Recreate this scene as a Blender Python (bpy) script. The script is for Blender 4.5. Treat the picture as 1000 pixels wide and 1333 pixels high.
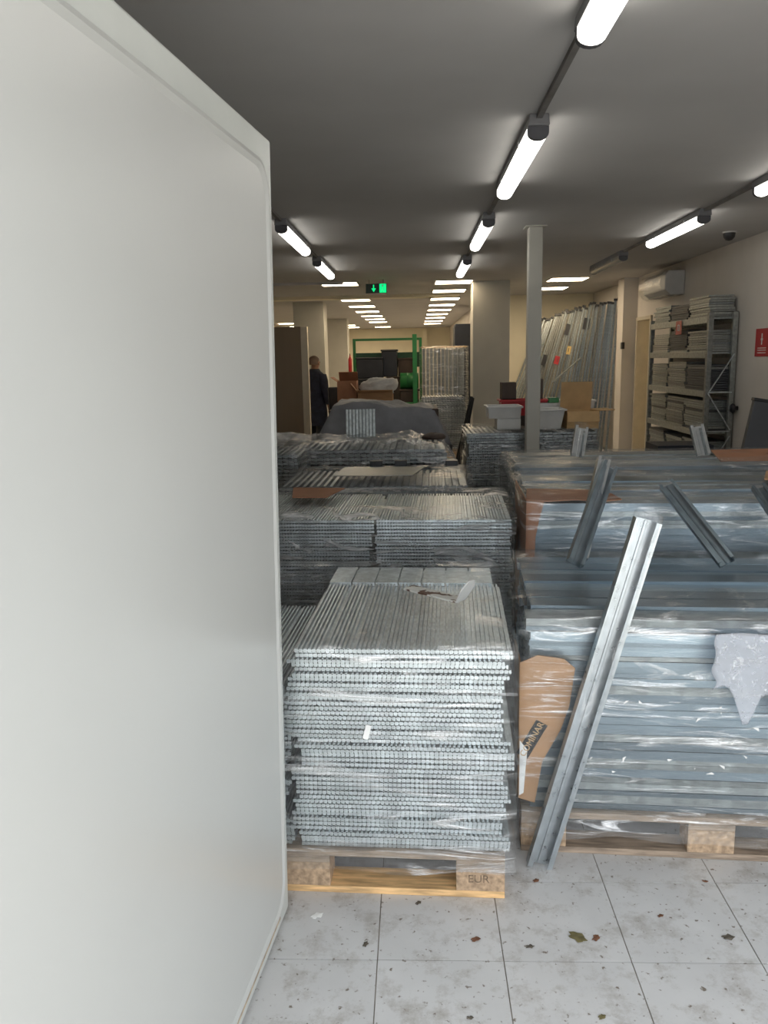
import bpy, bmesh, math, random
from mathutils import Vector, Matrix, Euler, noise
for o in list(bpy.data.objects): bpy.data.objects.remove(o, do_unlink=True)
S = bpy.context.scene
C = S.collection
PI = math.pi
rnd = random.Random(7)

# ------------------------------------------------------------------ camera
F = 1050.0; CAMH = 1.6
_d = Vector((40, 200.5, -F)).normalized()
_u = Vector((-.02, 1, 0)); _u.z = -(_u.x*_d.x + _u.y*_d.y)/_d.z; _u.normalize()
_r = _d.cross(_u)
cam = bpy.data.cameras.new('camera'); camo = bpy.data.objects.new('camera', cam); C.objects.link(camo)
R3 = Matrix((_r, _d, _u))
camo.matrix_world = Matrix.Translation((0, 0, CAMH)) @ R3.to_4x4()
cam.sensor_fit = 'VERTICAL'; cam.sensor_height = 36.0; cam.lens = 36.0*F/1333.0
cam.clip_start = .02; cam.clip_end = 200
S.camera = camo
# ------------------------------------------------------------------ daylight
w = bpy.data.worlds.new('World'); S.world = w; w.use_nodes = True
bg = w.node_tree.nodes['Background']
bg.inputs[0].default_value = (.91, .955, 1.0, 1); bg.inputs[1].default_value = 3.2
# sun stands behind the building: it lights the street outside, which bounces in through the entrance
sl = bpy.data.lights.new('sun', 'SUN'); sl.energy = 12; sl.angle = .02; sl.color = (1, .93, .82)
so = bpy.data.objects.new('sun', sl); C.objects.link(so); so.rotation_euler = Vector((-.70, -.10, -.70)).to_track_quat('-Z', 'Y').to_euler()
LAMP_E = 6.0; PANEL_E = 15.5
# ------------------------------------------------------------------ colour
vs = S.view_settings
vs.view_transform = 'Standard'; vs.look = 'None'; vs.gamma = 1; vs.use_curve_mapping = False
vs.exposure = 0.0

# ------------------------------------------------------------------ materials
M = {}
def mat(name, col, rough=.6, metal=0., var=.12, scale=8., bump=0., bscale=60., emit=0., col2=None, stretch=(1, 1, 1), spec=.5, rvar=0., coat=0., tint=0.):
    m = bpy.data.materials.new(name); m.use_nodes = True
    nt = m.node_tree; N = nt.nodes; L = nt.links
    b = N['Principled BSDF']
    b.inputs['Roughness'].default_value = rough; b.inputs['Metallic'].default_value = metal
    b.inputs['Specular IOR Level'].default_value = spec
    if coat: b.inputs['Coat Weight'].default_value = coat; b.inputs['Coat Roughness'].default_value = .12
    tc = N.new('ShaderNodeTexCoord'); mp = N.new('ShaderNodeMapping'); mp.inputs['Scale'].default_value = stretch
    L.new(tc.outputs['Object'], mp.inputs['Vector'])
    nz = N.new('ShaderNodeTexNoise'); nz.inputs['Scale'].default_value = scale; nz.inputs['Detail'].default_value = 5
    L.new(mp.outputs[0], nz.inputs['Vector'])
    rp = N.new('ShaderNodeValToRGB')
    c2 = col2 if col2 else tuple(max(0, c*(1-var)) for c in col)
    c1 = col if col2 else tuple(min(1, c*(1+var)) for c in col)
    rp.color_ramp.elements[0].position = .35; rp.color_ramp.elements[1].position = .65
    rp.color_ramp.elements[0].color = (*c2, 1); rp.color_ramp.elements[1].color = (*c1, 1)
    L.new(nz.outputs[0], rp.inputs[0])
    if tint:
        oi = N.new('ShaderNodeObjectInfo'); tm_ = N.new('ShaderNodeMapRange'); tm_.inputs['To Min'].default_value = 1-tint; tm_.inputs['To Max'].default_value = 1+tint*.6
        L.new(oi.outputs['Random'], tm_.inputs[0]); hs = N.new('ShaderNodeHueSaturation'); L.new(tm_.outputs[0], hs.inputs['Value']); L.new(rp.outputs[0], hs.inputs['Color']); L.new(hs.outputs[0], b.inputs['Base Color'])
    else: L.new(rp.outputs[0], b.inputs['Base Color'])
    if rvar:
        mr = N.new('ShaderNodeMapRange'); mr.inputs['To Min'].default_value = max(.02, rough-rvar); mr.inputs['To Max'].default_value = rough+rvar
        L.new(nz.outputs[0], mr.inputs[0]); L.new(mr.outputs[0], b.inputs['Roughness'])
    if bump:
        n2 = N.new('ShaderNodeTexNoise'); n2.inputs['Scale'].default_value = bscale; n2.inputs['Detail'].default_value = 4
        L.new(mp.outputs[0], n2.inputs['Vector'])
        bp = N.new('ShaderNodeBump'); bp.inputs['Strength'].default_value = bump; bp.inputs['Distance'].default_value = .01
        L.new(n2.outputs[0], bp.inputs['Height']); L.new(bp.outputs[0], b.inputs['Normal'])
    if emit:
        b.inputs['Emission Color'].default_value = (*col, 1); b.inputs['Emission Strength'].default_value = emit
    M[name] = m
    return m
mat('ceiling_paint', (.52, .51, .50), .85, var=.03, scale=2)
mat('wall_paint', (.76, .70, .54), .8, var=.04, scale=2)
mat('column_paint', (.50, .49, .44), .75, var=.04, scale=3)
mat('grey_wall', (.64, .60, .55), .8, var=.04, scale=2)
mat('partition_board', (.22, .17, .12), .7, var=.08, scale=3, stretch=(1, 1, .2))
mat('partition_edge', (.55, .50, .40), .7, var=.05)
mat('door_paint', (.50, .505, .485), .30, var=.02, scale=1.5, bump=.02, bscale=250, spec=.55)
mat('cream_door', (.78, .74, .63), .5, var=.03)
mat('door_lip', (.55, .57, .54), .35, var=.04, scale=4)
mat('door_rust', (.45, .36, .25), .7, var=.25, scale=30)
mat('grout', (.25, .22, .19), .9, var=.2, scale=20)
mat('pavement', (.44, .43, .41), .9, var=.15, scale=6)
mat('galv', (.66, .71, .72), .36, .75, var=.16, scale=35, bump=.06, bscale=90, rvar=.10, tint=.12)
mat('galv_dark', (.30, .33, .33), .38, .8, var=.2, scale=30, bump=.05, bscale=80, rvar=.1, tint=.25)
mat('galv_blue', (.235, .295, .335), .36, .85, var=.16, scale=14, bump=.04, bscale=60, rvar=.12, stretch=(.15, 1, 1), tint=.35)
mat('steel_dull', (.32, .33, .31), .45, .6, var=.2, scale=30, bump=.05, bscale=80, tint=.35)
mat('galv_bright', (.80, .84, .86), .22, 1., var=.10, scale=20, bump=.05, bscale=60, rvar=.08)
mat('wood_new', (.66, .42, .20), .7, var=.3, scale=10, stretch=(1, 8, 8), bump=.1, bscale=40)
mat('wood_old', (.30, .23, .17), .8, var=.3, scale=10, stretch=(1, 8, 8), bump=.2, bscale=40)
mat('chipboard', (.40, .28, .18), .85, var=.3, scale=60, bump=.25, bscale=120)
mat('cardboard', (.42, .24, .12), .75, var=.10, scale=6, stretch=(1, 1, 4), bump=.06, bscale=40)
mat('cardboard_red', (.33, .15, .075), .75, var=.12, scale=6, bump=.06, bscale=40)
mat('cardboard_light', (.55, .36, .17), .75, var=.10, scale=8, stretch=(1, 1, 4))
mat('white_plastic', (.62, .62, .60), .45, var=.05)
mat('lamp_housing', (.20, .20, .21), .5, var=.06)
mat('lamp_cap', (.09, .09, .10), .5, var=.1)
mat('conduit', (.20, .19, .18), .6)
mat('lens', (1, .96, .88), .3, emit=LAMP_E, var=0)
mat('lens_off', (.30, .30, .29), .2, var=.05)
mat('led', (1, .80, .55), .3, emit=PANEL_E, var=0)
mat('green_paint', (.02, .17, .045), .4, var=.15)
mat('green_dark', (.012, .06, .03), .5, var=.15)
mat('green_sign', (.0, .75, .22), .4, emit=1.2, var=0)
mat('sign_dark', (.01, .03, .02), .4)
mat('black_plastic', (.016, .016, .018), .4, var=.2)
mat('dark_brown', (.055, .035, .026), .6, var=.2)
mat('dark_grey', (.055, .058, .065), .45, var=.1, scale=3)
mat('dark_blue', (.012, .017, .03), .5)
mat('red_paint', (.45, .02, .025), .45, var=.08)
mat('print_white', (.8, .8, .78), .6)
mat('stamp_ink', (.17, .12, .08), .8, var=.3, scale=90)
mat('galv_mid', (.46, .50, .52), .30, .9, var=.12, scale=25, bump=.05, bscale=60, rvar=.1)
mat('print_black', (.012, .011, .01), .6)
mat('yellow_tag', (.75, .55, .22), .6)
mat('pink_tag', (.62, .18, .14), .6)
mat('white_cloth', (.5, .49, .46), .9, var=.1, scale=12, bump=.3, bscale=30)
mat('grey_sheet', (.15, .155, .17), .55, var=.14, scale=6, bump=.3, bscale=12)
mat('navy_cloth', (.012, .016, .035), .85, var=.25, scale=14, bump=.2, bscale=60)
mat('skin', (.32, .17, .11), .55, var=.08)
mat('hair', (.15, .10, .075), .7, var=.2)
mat('shoe', (.012, .01, .01), .4)
mat('chipped_white', (.62, .62, .58), .6, col2=(.10, .05, .03), scale=26)
M['chipped_white'].node_tree.nodes['Color Ramp'].color_ramp.elements[0].position = .45
M['chipped_white'].node_tree.nodes['Color Ramp'].color_ramp.elements[1].position = .49
mat('leaf_brown', (.16, .07, .035), .8, var=.3, scale=30)
mat('leaf_olive', (.13, .11, .045), .8, var=.3, scale=30)
mat('dirt', (.10, .085, .065), .9, var=.3, scale=40)
mat('ac_white', (.55, .54, .52), .45, var=.04)

def tile_mat():
    m = mat('floor_tile', (.55, .545, .54), .42, var=.05, scale=5, bump=.03, bscale=30)
    nt = m.node_tree; N = nt.nodes; L = nt.links; b = N['Principled BSDF']
    tc = N.new('ShaderNodeNewGeometry')
    n1 = N.new('ShaderNodeTexNoise'); n1.inputs['Scale'].default_value = 9; n1.inputs['Detail'].default_value = 9; n1.inputs['Roughness'].default_value = .75
    n2 = N.new('ShaderNodeTexNoise'); n2.inputs['Scale'].default_value = 55; n2.inputs['Detail'].default_value = 3
    L.new(tc.outputs['Position'], n1.inputs['Vector']); L.new(tc.outputs['Position'], n2.inputs['Vector'])
    r1 = N.new('ShaderNodeValToRGB'); r1.color_ramp.elements[0].position = .50; r1.color_ramp.elements[1].position = .74
    r2 = N.new('ShaderNodeValToRGB'); r2.color_ramp.elements[0].position = .64; r2.color_ramp.elements[1].position = .72
    L.new(n1.outputs[0], r1.inputs[0]); L.new(n2.outputs[0], r2.inputs[0])
    old = N['Color Ramp']
    a = N.new('ShaderNodeMix'); a.data_type = 'RGBA'; a.inputs['B'].default_value = (.30, .27, .235, 1)
    L.new(r1.outputs[0], a.inputs['Factor']); L.new(old.outputs[0], a.inputs['A'])
    c = N.new('ShaderNodeMix'); c.data_type = 'RGBA'; c.inputs['B'].default_value = (.17, .14, .11, 1)
    L.new(r2.outputs[0], c.inputs['Factor']); L.new(a.outputs['Result'], c.inputs['A'])
    L.new(c.outputs['Result'], b.inputs['Base Color'])
tile_mat()

def far_floor():
    m = mat('floor_tile_far', (.46, .47, .48), .45, var=.05, scale=5)
    nt = m.node_tree; N = nt.nodes; L = nt.links; b = N['Principled BSDF']
    g = N.new('ShaderNodeNewGeometry'); br = N.new('ShaderNodeTexBrick')
    br.offset = 0; br.inputs['Scale'].default_value = 1; br.inputs['Brick Width'].default_value = .341; br.inputs['Row Height'].default_value = .336
    br.inputs['Mortar Size'].default_value = .002
    br.inputs['Color1'].default_value = (.42, .42, .42, 1); br.inputs['Color2'].default_value = (.40, .40, .40, 1); br.inputs['Mortar'].default_value = (.16, .14, .125, 1)
    L.new(g.outputs['Position'], br.inputs['Vector']); L.new(br.outputs[0], b.inputs['Base Color'])
far_floor()

def film_mat(name, base, amp, tint=(.92, .95, .97), rough=.14, stretch=(1, 1, 5), scale=5, diffuse=.06):
    m = bpy.data.materials.new(name); m.use_nodes = True
    nt = m.node_tree; N = nt.nodes; L = nt.links
    N.remove(N['Principled BSDF']); out = N['Material Output']
    g = N.new('ShaderNodeTexCoord'); mp = N.new('ShaderNodeMapping'); mp.inputs['Scale'].default_value = stretch; mp.inputs['Rotation'].default_value = (.15, .35, .1)
    L.new(g.outputs['Object'], mp.inputs['Vector'])
    nz = N.new('ShaderNodeTexNoise'); nz.inputs['Scale'].default_value = scale; nz.inputs['Detail'].default_value = 8; nz.inputs['Roughness'].default_value = .65; nz.inputs['Distortion'].default_value = 1.2
    L.new(mp.outputs[0], nz.inputs['Vector'])
    bp = N.new('ShaderNodeBump'); bp.inputs['Strength'].default_value = .7; bp.inputs['Distance'].default_value = .012
    L.new(nz.outputs[0], bp.inputs['Height'])
    gl = N.new('ShaderNodeBsdfGlossy'); gl.inputs['Roughness'].default_value = rough; gl.inputs['Color'].default_value = (1, 1, 1, 1)
    L.new(bp.outputs[0], gl.inputs['Normal'])
    df = N.new('ShaderNodeBsdfDiffuse'); df.inputs['Color'].default_value = (*[c*.8 for c in tint], 1)
    tr = N.new('ShaderNodeBsdfTransparent'); tr.inputs['Color'].default_value = (*tint, 1)
    m1 = N.new('ShaderNodeMixShader'); m1.inputs[0].default_value = diffuse
    L.new(tr.outputs[0], m1.inputs[1]); L.new(df.outputs[0], m1.inputs[2])
    mr = N.new('ShaderNodeMapRange'); mr.inputs['From Min'].default_value = .53; mr.inputs['From Max'].default_value = .72
    mr.inputs['To Min'].default_value = base; mr.inputs['To Max'].default_value = base+amp
    L.new(nz.outputs[0], mr.inputs[0])
    lw = N.new('ShaderNodeLayerWeight'); lw.inputs[0].default_value = .25
    ad = N.new('ShaderNodeMath'); ad.operation = 'MULTIPLY_ADD'; ad.inputs[1].default_value = .12; ad.use_clamp = True
    L.new(lw.outputs['Fresnel'], ad.inputs[0]); L.new(mr.outputs[0], ad.inputs[2])
    m2 = N.new('ShaderNodeMixShader')
    L.new(ad.outputs[0], m2.inputs[0]); L.new(m1.outputs[0], m2.inputs[1]); L.new(gl.outputs[0], m2.inputs[2])
    L.new(m2.outputs[0], out.inputs['Surface'])
    M[name] = m
film_mat('film', .04, .75, tint=(.97, .98, .985), diffuse=.03, rough=.2, stretch=(.6, .6, 5))
film_mat('film_glare', .06, .9, tint=(.97, .98, .985), diffuse=.05, rough=.28, stretch=(.8, .8, 3.5), scale=6)
M['film_glare'].node_tree.nodes['Bump'].inputs['Strength'].default_value = 1.0; M['film_glare'].node_tree.nodes['Bump'].inputs['Distance'].default_value = .03
film_mat('film_side', .04, .35, tint=(.96, .97, .98), diffuse=.03, stretch=(5, 1, 1))
film_mat('film_cloudy', .03, .38, tint=(.93, .94, .95), diffuse=.06, rough=.18)
film_mat('bubble_wrap', .08, .35, tint=(.86, .88, .92), diffuse=.34, rough=.25, stretch=(1, 1, 1), scale=45)

# ------------------------------------------------------------------ mesh helpers
class MB:
    def __init__(s): s.v = []; s.f = []
    def add(s, vs_, fs, mx=None):
        n = len(s.v)
        for p in vs_: s.v.append(tuple(mx @ Vector(p)) if mx else tuple(p))
        for q in fs: s.f.append(tuple(i+n for i in q))
        return s
    def box(s, x0, x1, y0, y1, z0, z1, mx=None):
        return s.add([(x0,y0,z0),(x1,y0,z0),(x1,y1,z0),(x0,y1,z0),(x0,y0,z1),(x1,y0,z1),(x1,y1,z1),(x0,y1,z1)],
                     [(0,3,2,1),(4,5,6,7),(0,1,5,4),(1,2,6,5),(2,3,7,6),(3,0,4,7)], mx)
    def prism(s, pts, h, mx=None):            # polygon in XY (ccw), extruded along +Z
        n = len(pts)
        vv = [(x, y, 0) for x, y in pts]+[(x, y, h) for x, y in pts]
        ff = [tuple(range(n-1, -1, -1)), tuple(range(n, 2*n))]+[(i, (i+1) % n, n+(i+1) % n, n+i) for i in range(n)]
        return s.add(vv, ff, mx)
    def tube(s, a, b, r, n=10, r2=None):
        a = Vector(a); b = Vector(b); r2 = r if r2 is None else r2
        q = (b-a).to_track_quat('Z', 'Y').to_matrix(); vv = []
        for p, rr in ((a, r), (b, r2)):
            for i in range(n):
                t = 2*PI*i/n; vv.append(tuple(p+q @ Vector((rr*math.cos(t), rr*math.sin(t), 0))))
        ff = [(i, (i+1) % n, n+(i+1) % n, n+i) for i in range(n)]+[tuple(range(n-1, -1, -1)), tuple(range(n, 2*n))]
        return s.add(vv, ff)
    def bar(s, a, b, wx, wy):                 # rectangular bar from a to b
        a = Vector(a); b = Vector(b); q = (b-a).to_track_quat('Z', 'Y').to_matrix().to_4x4()
        return s.box(-wx/2, wx/2, -wy/2, wy/2, 0, (b-a).length, Matrix.Translation(a) @ q)
    def rings(s, rr, cap=True):               # list of equal-length loops
        n = len(rr[0]); vv = [p for r in rr for p in r]; ff = []
        for k in range(len(rr)-1):
            for i in range(n): ff.append((k*n+i, k*n+(i+1) % n, (k+1)*n+(i+1) % n, (k+1)*n+i))
        if cap: ff += [tuple(range(n-1, -1, -1)), tuple((len(rr)-1)*n+i for i in range(n))]
        return s.add(vv, ff)
    def mesh(s, name, m, smooth=False):
        me = bpy.data.meshes.new(name); me.from_pydata(s.v, [], s.f); me.update()
        if m: me.materials.append(M[m])
        if smooth:
            for p in me.polygons: p.use_smooth = True
        return me
    def build(s, name, m, parent=None, bevel=0., smooth=False):
        o = obj(name, s.mesh(name, m, smooth), parent)
        if bevel:
            b = o.modifiers.new('bevel', 'BEVEL'); b.width = bevel; b.segments = 2; b.limit_method = 'ANGLE'
        return o
def obj(name, me, parent=None, loc=None, rot=None):
    o = bpy.data.objects.new(name, me); C.objects.link(o)
    if parent: o.parent = parent
    if loc: o.location = loc
    if rot: o.rotation_euler = rot
    return o
def tag(o, label, cat, group=None):
    o['label'] = label; o['category'] = cat
    if group: o['group'] = group
    return o
def struct(o, label=None, cat=None):
    o['kind'] = 'structure'
    if label: o['label'] = label
    if cat: o['category'] = cat
    return o
def empty(name, loc, rz=0, label=None, cat=None, group=None):
    o = bpy.data.objects.new(name, None); C.objects.link(o); o.location = loc; o.rotation_euler = (0, 0, rz); o.empty_display_size = .05
    if label: tag(o, label, cat, group)
    return o
def copy_tree(o, parent=None):
    c = o.copy(); C.objects.link(c); c.parent = parent
    for ch in list(o.children): copy_tree(ch, c)
    return c
def at(px, py, Y):
    c = Vector((px-500, 666.5-py, -F)); v = Vector((_r.dot(c), _d.dot(c), _u.dot(c)))
    v = v*(Y/v.y); return Vector((v.x, Y, v.z+CAMH))
def sheet(name, m, nx, ny, fn, thick=.0, parent=None, smooth=True):   # grid of points fn(u,v)
    b = MB(); vv = [fn(i/nx, j/ny) for j in range(ny+1) for i in range(nx+1)]
    ff = [(j*(nx+1)+i, j*(nx+1)+i+1, (j+1)*(nx+1)+i+1, (j+1)*(nx+1)+i) for j in range(ny) for i in range(nx)]
    b.add(vv, ff); o = b.build(name, m, parent, smooth=smooth)
    if thick:
        s = o.modifiers.new('thick', 'SOLIDIFY'); s.thickness = thick; s.offset = 0
    return o
def text_mesh(name, txt, size, m, parent=None, ext=.0006):
    cu = bpy.data.curves.new(name, 'FONT'); cu.body = txt; cu.size = size; cu.extrude = ext; cu.align_x = 'CENTER'; cu.align_y = 'CENTER'
    t = bpy.data.objects.new('tmp', cu); C.objects.link(t)
    me = bpy.data.meshes.new_from_object(t); bpy.data.objects.remove(t); me.materials.clear(); me.materials.append(M[m])
    return obj(name, me, parent)

# ================================================================== the setting
CH = 2.70; XR = 3.30; XL = -4.4; YB = 30.8; YF = .75
# floor: slab with tile pieces near the door
fl = MB().box(XL, XR+.2, YF-.2, YB, -.12, -.003).build('floor', 'grout'); struct(fl)
TX, TY = .341, .336
tm = MB().box(.0016, TX-.0016, .0016, TY-.0016, -.005, 0).mesh('tile', 'floor_tile')
x00 = -.121-4*TX; y00 = 1.917-3*TY
NXT, NYT = 14, 12
for i in range(NXT):
    for j in range(NYT):
        t = obj('tile', tm, fl, (x00+i*TX, y00+j*TY, rnd.uniform(-.0006, .0006)))
xe = x00+NXT*TX; ye = y00+NYT*TY
ff = MB()
ff.box(XL, XR+.2, ye, YB, -.01, 0); ff.box(XL, x00, y00, ye, -.01, 0); ff.box(XL, XR+.2, YF-.2, y00, -.01, 0)
o = ff.build('far_tiles', 'floor_tile_far', fl); o['kind'] = 'stuff'
struct(MB().box(-14, 14, -14, YF-.2, -.14, -.02).build('floor_pavement', 'pavement'))
struct(MB().box(XL, XR+.2, YF-.2, YB, CH, CH+.2).build('ceiling', 'ceiling_paint'))
# right wall with a door opening at Y 11.62..12.12
wr = MB(); wr.box(XR, XR+.2, YF-.2, 11.60, 0, CH); wr.box(XR, XR+.2, 12.35, YB, 0, CH); wr.box(XR, XR+.2, 11.60, 12.35, 2.12, CH)
struct(wr.build('wall_right', 'grey_wall'))
struct(MB().box(XR-.21, XR, 12.40, 12.75, 0, CH).build('wall_pilaster', 'grey_wall'))
struct(MB().box(XL-.2, XL, YF-.2, YB, 0, CH).build('wall_left', 'wall_paint'))
struct(MB().box(XL, XR+.2, YB, YB+.2, 0, CH).build('wall_back', 'wall_paint'))
struct(MB().box(1.32, XR, 15.45, 15.6, 0, CH).build('wall_bay', 'wall_paint'))
struct(MB().box(1.32, 1.47, 15.6, YB, 0, CH).build('wall_partition', 'grey_wall'))
wf = MB(); wf.box(XL, -.62, YF-.2, YF, 0, CH); wf.box(2.75, XR+.2, YF-.2, YF, 0, CH); wf.box(-.62, 2.75, YF-.2, YF, 2.19, CH)
struct(wf.build('wall_front', 'grey_wall'))
# beyond the small side door: a lit passage
pw = MB(); pw.box(XR+.2, 5.2, 11.45, 11.6, 0, CH); pw.box(XR+.2, 5.2, 12.9, 13.05, 0, CH); pw.box(5.2, 5.3, 11.45, 13.05, 0, CH); pw.box(XR+.2, 5.3, 11.45, 13.05, CH, CH+.1); pw.box(XR+.2, 5.3, 11.45, 13.05, -.1, 0)
struct(pw.build('wall_passage', 'wall_paint'))
# jamb of the side door
jb = MB(); jb.box(XR-.03, XR+.21, 12.29, 12.35, 0, 2.12); jb.box(XR-.03, XR+.21, 11.60, 11.65, 0, 2.12); jb.box(XR-.03, XR+.21, 11.65, 12.29, 2.07, 2.12)
struct(jb.build('trim_1', 'partition_edge', bevel=.004))
sd = empty('door_2', (XR+.19, 12.29, 0)); struct(sd)
MB().box(0, .60, -.045, -.005, .01, 2.06).build('door_leaf', 'cream_door', sd, bevel=.003)
k = MB(); k.tube((.54, -.045, 1.02), (.54, -.09, 1.02), .010); k.tube((.55, -.085, 1.02), (.43, -.085, 1.02), .009); k.build('door_handle', 'galv_bright', sd)
# soft beam where the grey front ceiling ends
struct(MB().box(XL, -1.02, 12.0, 12.06, CH-.035, CH).build('trim_2', 'ceiling_paint'))
struct(MB().box(XL, .8, 14.6, 14.95, CH-.05, CH).build('trim_3', 'wall_paint'))
struct(MB().box(.30, .48, YB-.12, YB, 0, CH).build('trim_4', 'wall_paint'))
struct(MB().box(XR-.012, XR, YF, 11.60, 0, .08).build('baseboard_right', 'partition_edge'))
struct(MB().box(1.32, XR-.21, 15.438, 15.45, 0, .08).build('baseboard_back', 'partition_edge'))

def column(x0, x1, y0, y1, label, m='column_paint'):
    o = MB().box(x0, x1, y0, y1, 0, CH).build('column', m, bevel=.006)
    return tag(o, label, 'column')
column(.87, 1.42, 12.36, 12.91, 'broad square grey painted column left of the leaning steel bars')
column(-2.33, -1.74, 15.9, 16.5, 'broad square pale column behind the person in the navy coat')
column(-2.45, -1.85, 22.7, 23.3, 'broad square cream column far back with a red extinguisher')
pst = empty('steel_post', (1.06, 7.39, 0), 0, 'slim square grey steel post rising through the stacked pallets to the ceiling', 'post')
MB().box(-.06, .06, -.06, .06, .01, CH-.008).build('shaft', 'column_paint', pst, bevel=.008)
MB().box(-.11, .11, -.11, .11, 0, .012).build('base_plate', 'column_paint', pst)
MB().box(-.09, .09, -.09, .09, CH-.01, CH).build('cap_plate', 'column_paint', pst)

# big steel entrance door, swung inward
Hd = 2.125; Wd = 1.50
ang = math.atan2(.041, .371)                       # swing from the room's depth axis
dr = empty('door_1', (-.384, 2.118, .008)); struct(dr, 'large pale grey steel door swung open on the left', 'door')
# local: x = thickness (towards the opening), y = along the door (0 at the free edge, negative to hinge)
dr.rotation_euler = Euler((0, 0, -ang)); dr.rotation_mode = 'XYZ'
lean = Matrix.Rotation(.021, 4, 'Y')
def rrect(y0, y1, z0, z1, r, n=6):
    pts = []
    for cy, cz, a0 in ((y1-r, z1-r, 0), (y0+r, z1-r, 90), (y0+r, z0+r, 180), (y1-r, z0+r, 270)):
        for i in range(n+1):
            a = math.radians(a0+90*i/n); pts.append((cy+r*math.cos(a), cz+r*math.sin(a)))
    return pts
YZ = Matrix(((0, 0, 1, 0), (1, 0, 0, 0), (0, 1, 0, 0), (0, 0, 0, 1)))      # (y,z,h)->(h,y,z)
b = MB(); b.box(-.062, -.010, -Wd, 0, 0, Hd, lean); b.build('door_leaf', 'door_lip', dr, bevel=.006)
b = MB()
rings = []
for off, x in ((.066, -.012), (.066, -.002), (.071, .004), (.080, .006), (.092, .001)):
    rings.append([tuple(lean @ Vector((x, y, z))) for y, z in rrect(-Wd+off, -off, off, Hd-off, .07)])
b.rings(rings)
b.build('face_panel', 'door_paint', dr, smooth=False)
b = MB(); b.box(-.011, .0035, -Wd+.13, -.13, .0605, .0675, lean); b.build('worn_edge', 'door_rust', dr)
for hz in (.25, 1.05, 1.85):
    b = MB(); b.tube((-.05, -Wd-.012, hz), (-.05, -Wd-.012, hz+.12), .012); b.build('hinge', 'lamp_housing', dr)

# ================================================================== ceiling lights
def lamp(x, y0, lit, label, L=1.53):
    t = empty('tube_light', (x, y0, CH), 0, label, 'ceiling light', 'tube lights on the grey ceiling')
    prof = [(-.050, -.050), (-.044, 0), (.044, 0), (.050, -.050)]
    XZ = Matrix(((1, 0, 0, 0), (0, 0, 1, 0), (0, 1, 0, 0), (0, 0, 0, 1)))
    MB().prism([(x_, z_) for x_, z_ in reversed(prof)], L, XZ).build('housing', 'lamp_housing', t, bevel=.004)
    lp = [(.047, -.051)]+[(.047*math.cos(a), -.078-.030*math.sin(a)) for a in [PI*i/8 for i in range(9)]]+[(-.047, -.051)]
    MB().prism(lp, L-.10, Matrix.Translation((0, .05, 0)) @ XZ).build('diffuser', 'lens' if lit else 'lens_off', t)
    for yy in (.022, L-.05):
        e = MB().prism([(px*1.04, pz if pz > -.055 else pz-.002) for px, pz in lp], .028, Matrix.Translation((0, yy, 0)) @ XZ).build('end_cap', 'lamp_cap', t)
    for yy in (.35, L-.35):
        for sx in (-1, 1):
            MB().box(sx*.050-.004, sx*.050+.004, yy-.012, yy+.012, -.075, -.035).build('clip', 'galv_bright', t)
    return t
for i, y0 in enumerate((1.42, 4.03, 6.60, 9.21)):
    lamp(.59, y0, True, ('lit tube light above the doorway, foremost of the middle row', 'lit tube light second from the entrance in the middle row', 'lit tube light just ahead of the slim steel post', 'lit tube light last of the middle row, before the square panels')[i])
for i, y0 in enumerate((4.18, 6.70, 9.20)):
    lamp(2.28, y0, i < 2, ('lit tube light at the right wall, nearest the entrance', 'lit tube light over the right aisle, before the dead one', 'dead unlit tube light ahead of the leaning bars')[i])
for i, y0 in enumerate((6.63, 9.02)):
    lamp(-1.045, y0, True, ('lit tube light of the left row, half hidden by the door', 'lit tube light at the end of the left row')[i])
def conduit(x, ys, label):
    t = empty('cable_conduit', (x, ys[0][0], CH), 0, label, 'conduit', 'cable conduits between the tube lights')
    for a, b_ in ys: MB().box(-.013, .013, a-ys[0][0], b_-ys[0][0], -.022, 0).build('trunking', 'conduit', t)
conduit(.59, ((.76, 1.42), (2.95, 4.03), (5.56, 6.60), (8.13, 9.21)), 'grey cable trunking linking the middle row of tube lights')
conduit(2.28, ((.76, 4.18), (5.71, 6.70), (8.23, 9.20)), 'grey cable trunking linking the right row of tube lights')
conduit(-1.045, ((.76, 6.63), (8.16, 9.02)), 'grey cable trunking linking the left row of tube lights')
pf = MB(); pf.box(-.29, .29, -.29, -.265, -.012, 0); pf.box(-.29, .29, .265, .29, -.012, 0); pf.box(-.29, -.265, -.265, .265, -.012, 0); pf.box(.265, .29, -.265, .265, -.012, 0)
pfm = pf.mesh('frame', 'ac_white'); pdm = MB().box(-.265, .265, -.265, .265, -.010, -.002).mesh('diffuser', 'led')
def panel_light(x, y, label):
    t = empty('panel_light', (x, y, CH), 0, label, 'ceiling light', 'square panel lights in the far ceiling')
    obj('frame', pfm, t); obj('diffuser', pdm, t)
for y in (12.4, 14.0, 15.85, 17.65, 19.45, 21.3, 23.2, 25.2, 27.1): panel_light(.588, y, 'square lit panel light in the long row right of the exit sign')
for y in (12.3, 15.65, 17.55, 19.5, 21.55, 23.3, 25.1, 28.95): panel_light(-1.10, y, 'square lit panel light in the long row left of the exit sign')
for y in (12.4, 14.0): panel_light(2.26, y, 'square lit panel light over the leaning steel bars')
for x, y in ((-3.82, 24.85), (-3.82, 27.2), (-2.2, 28.9), (-2.2, 27.0)): panel_light(x, y, 'square lit panel light seen past the pale columns')

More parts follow.
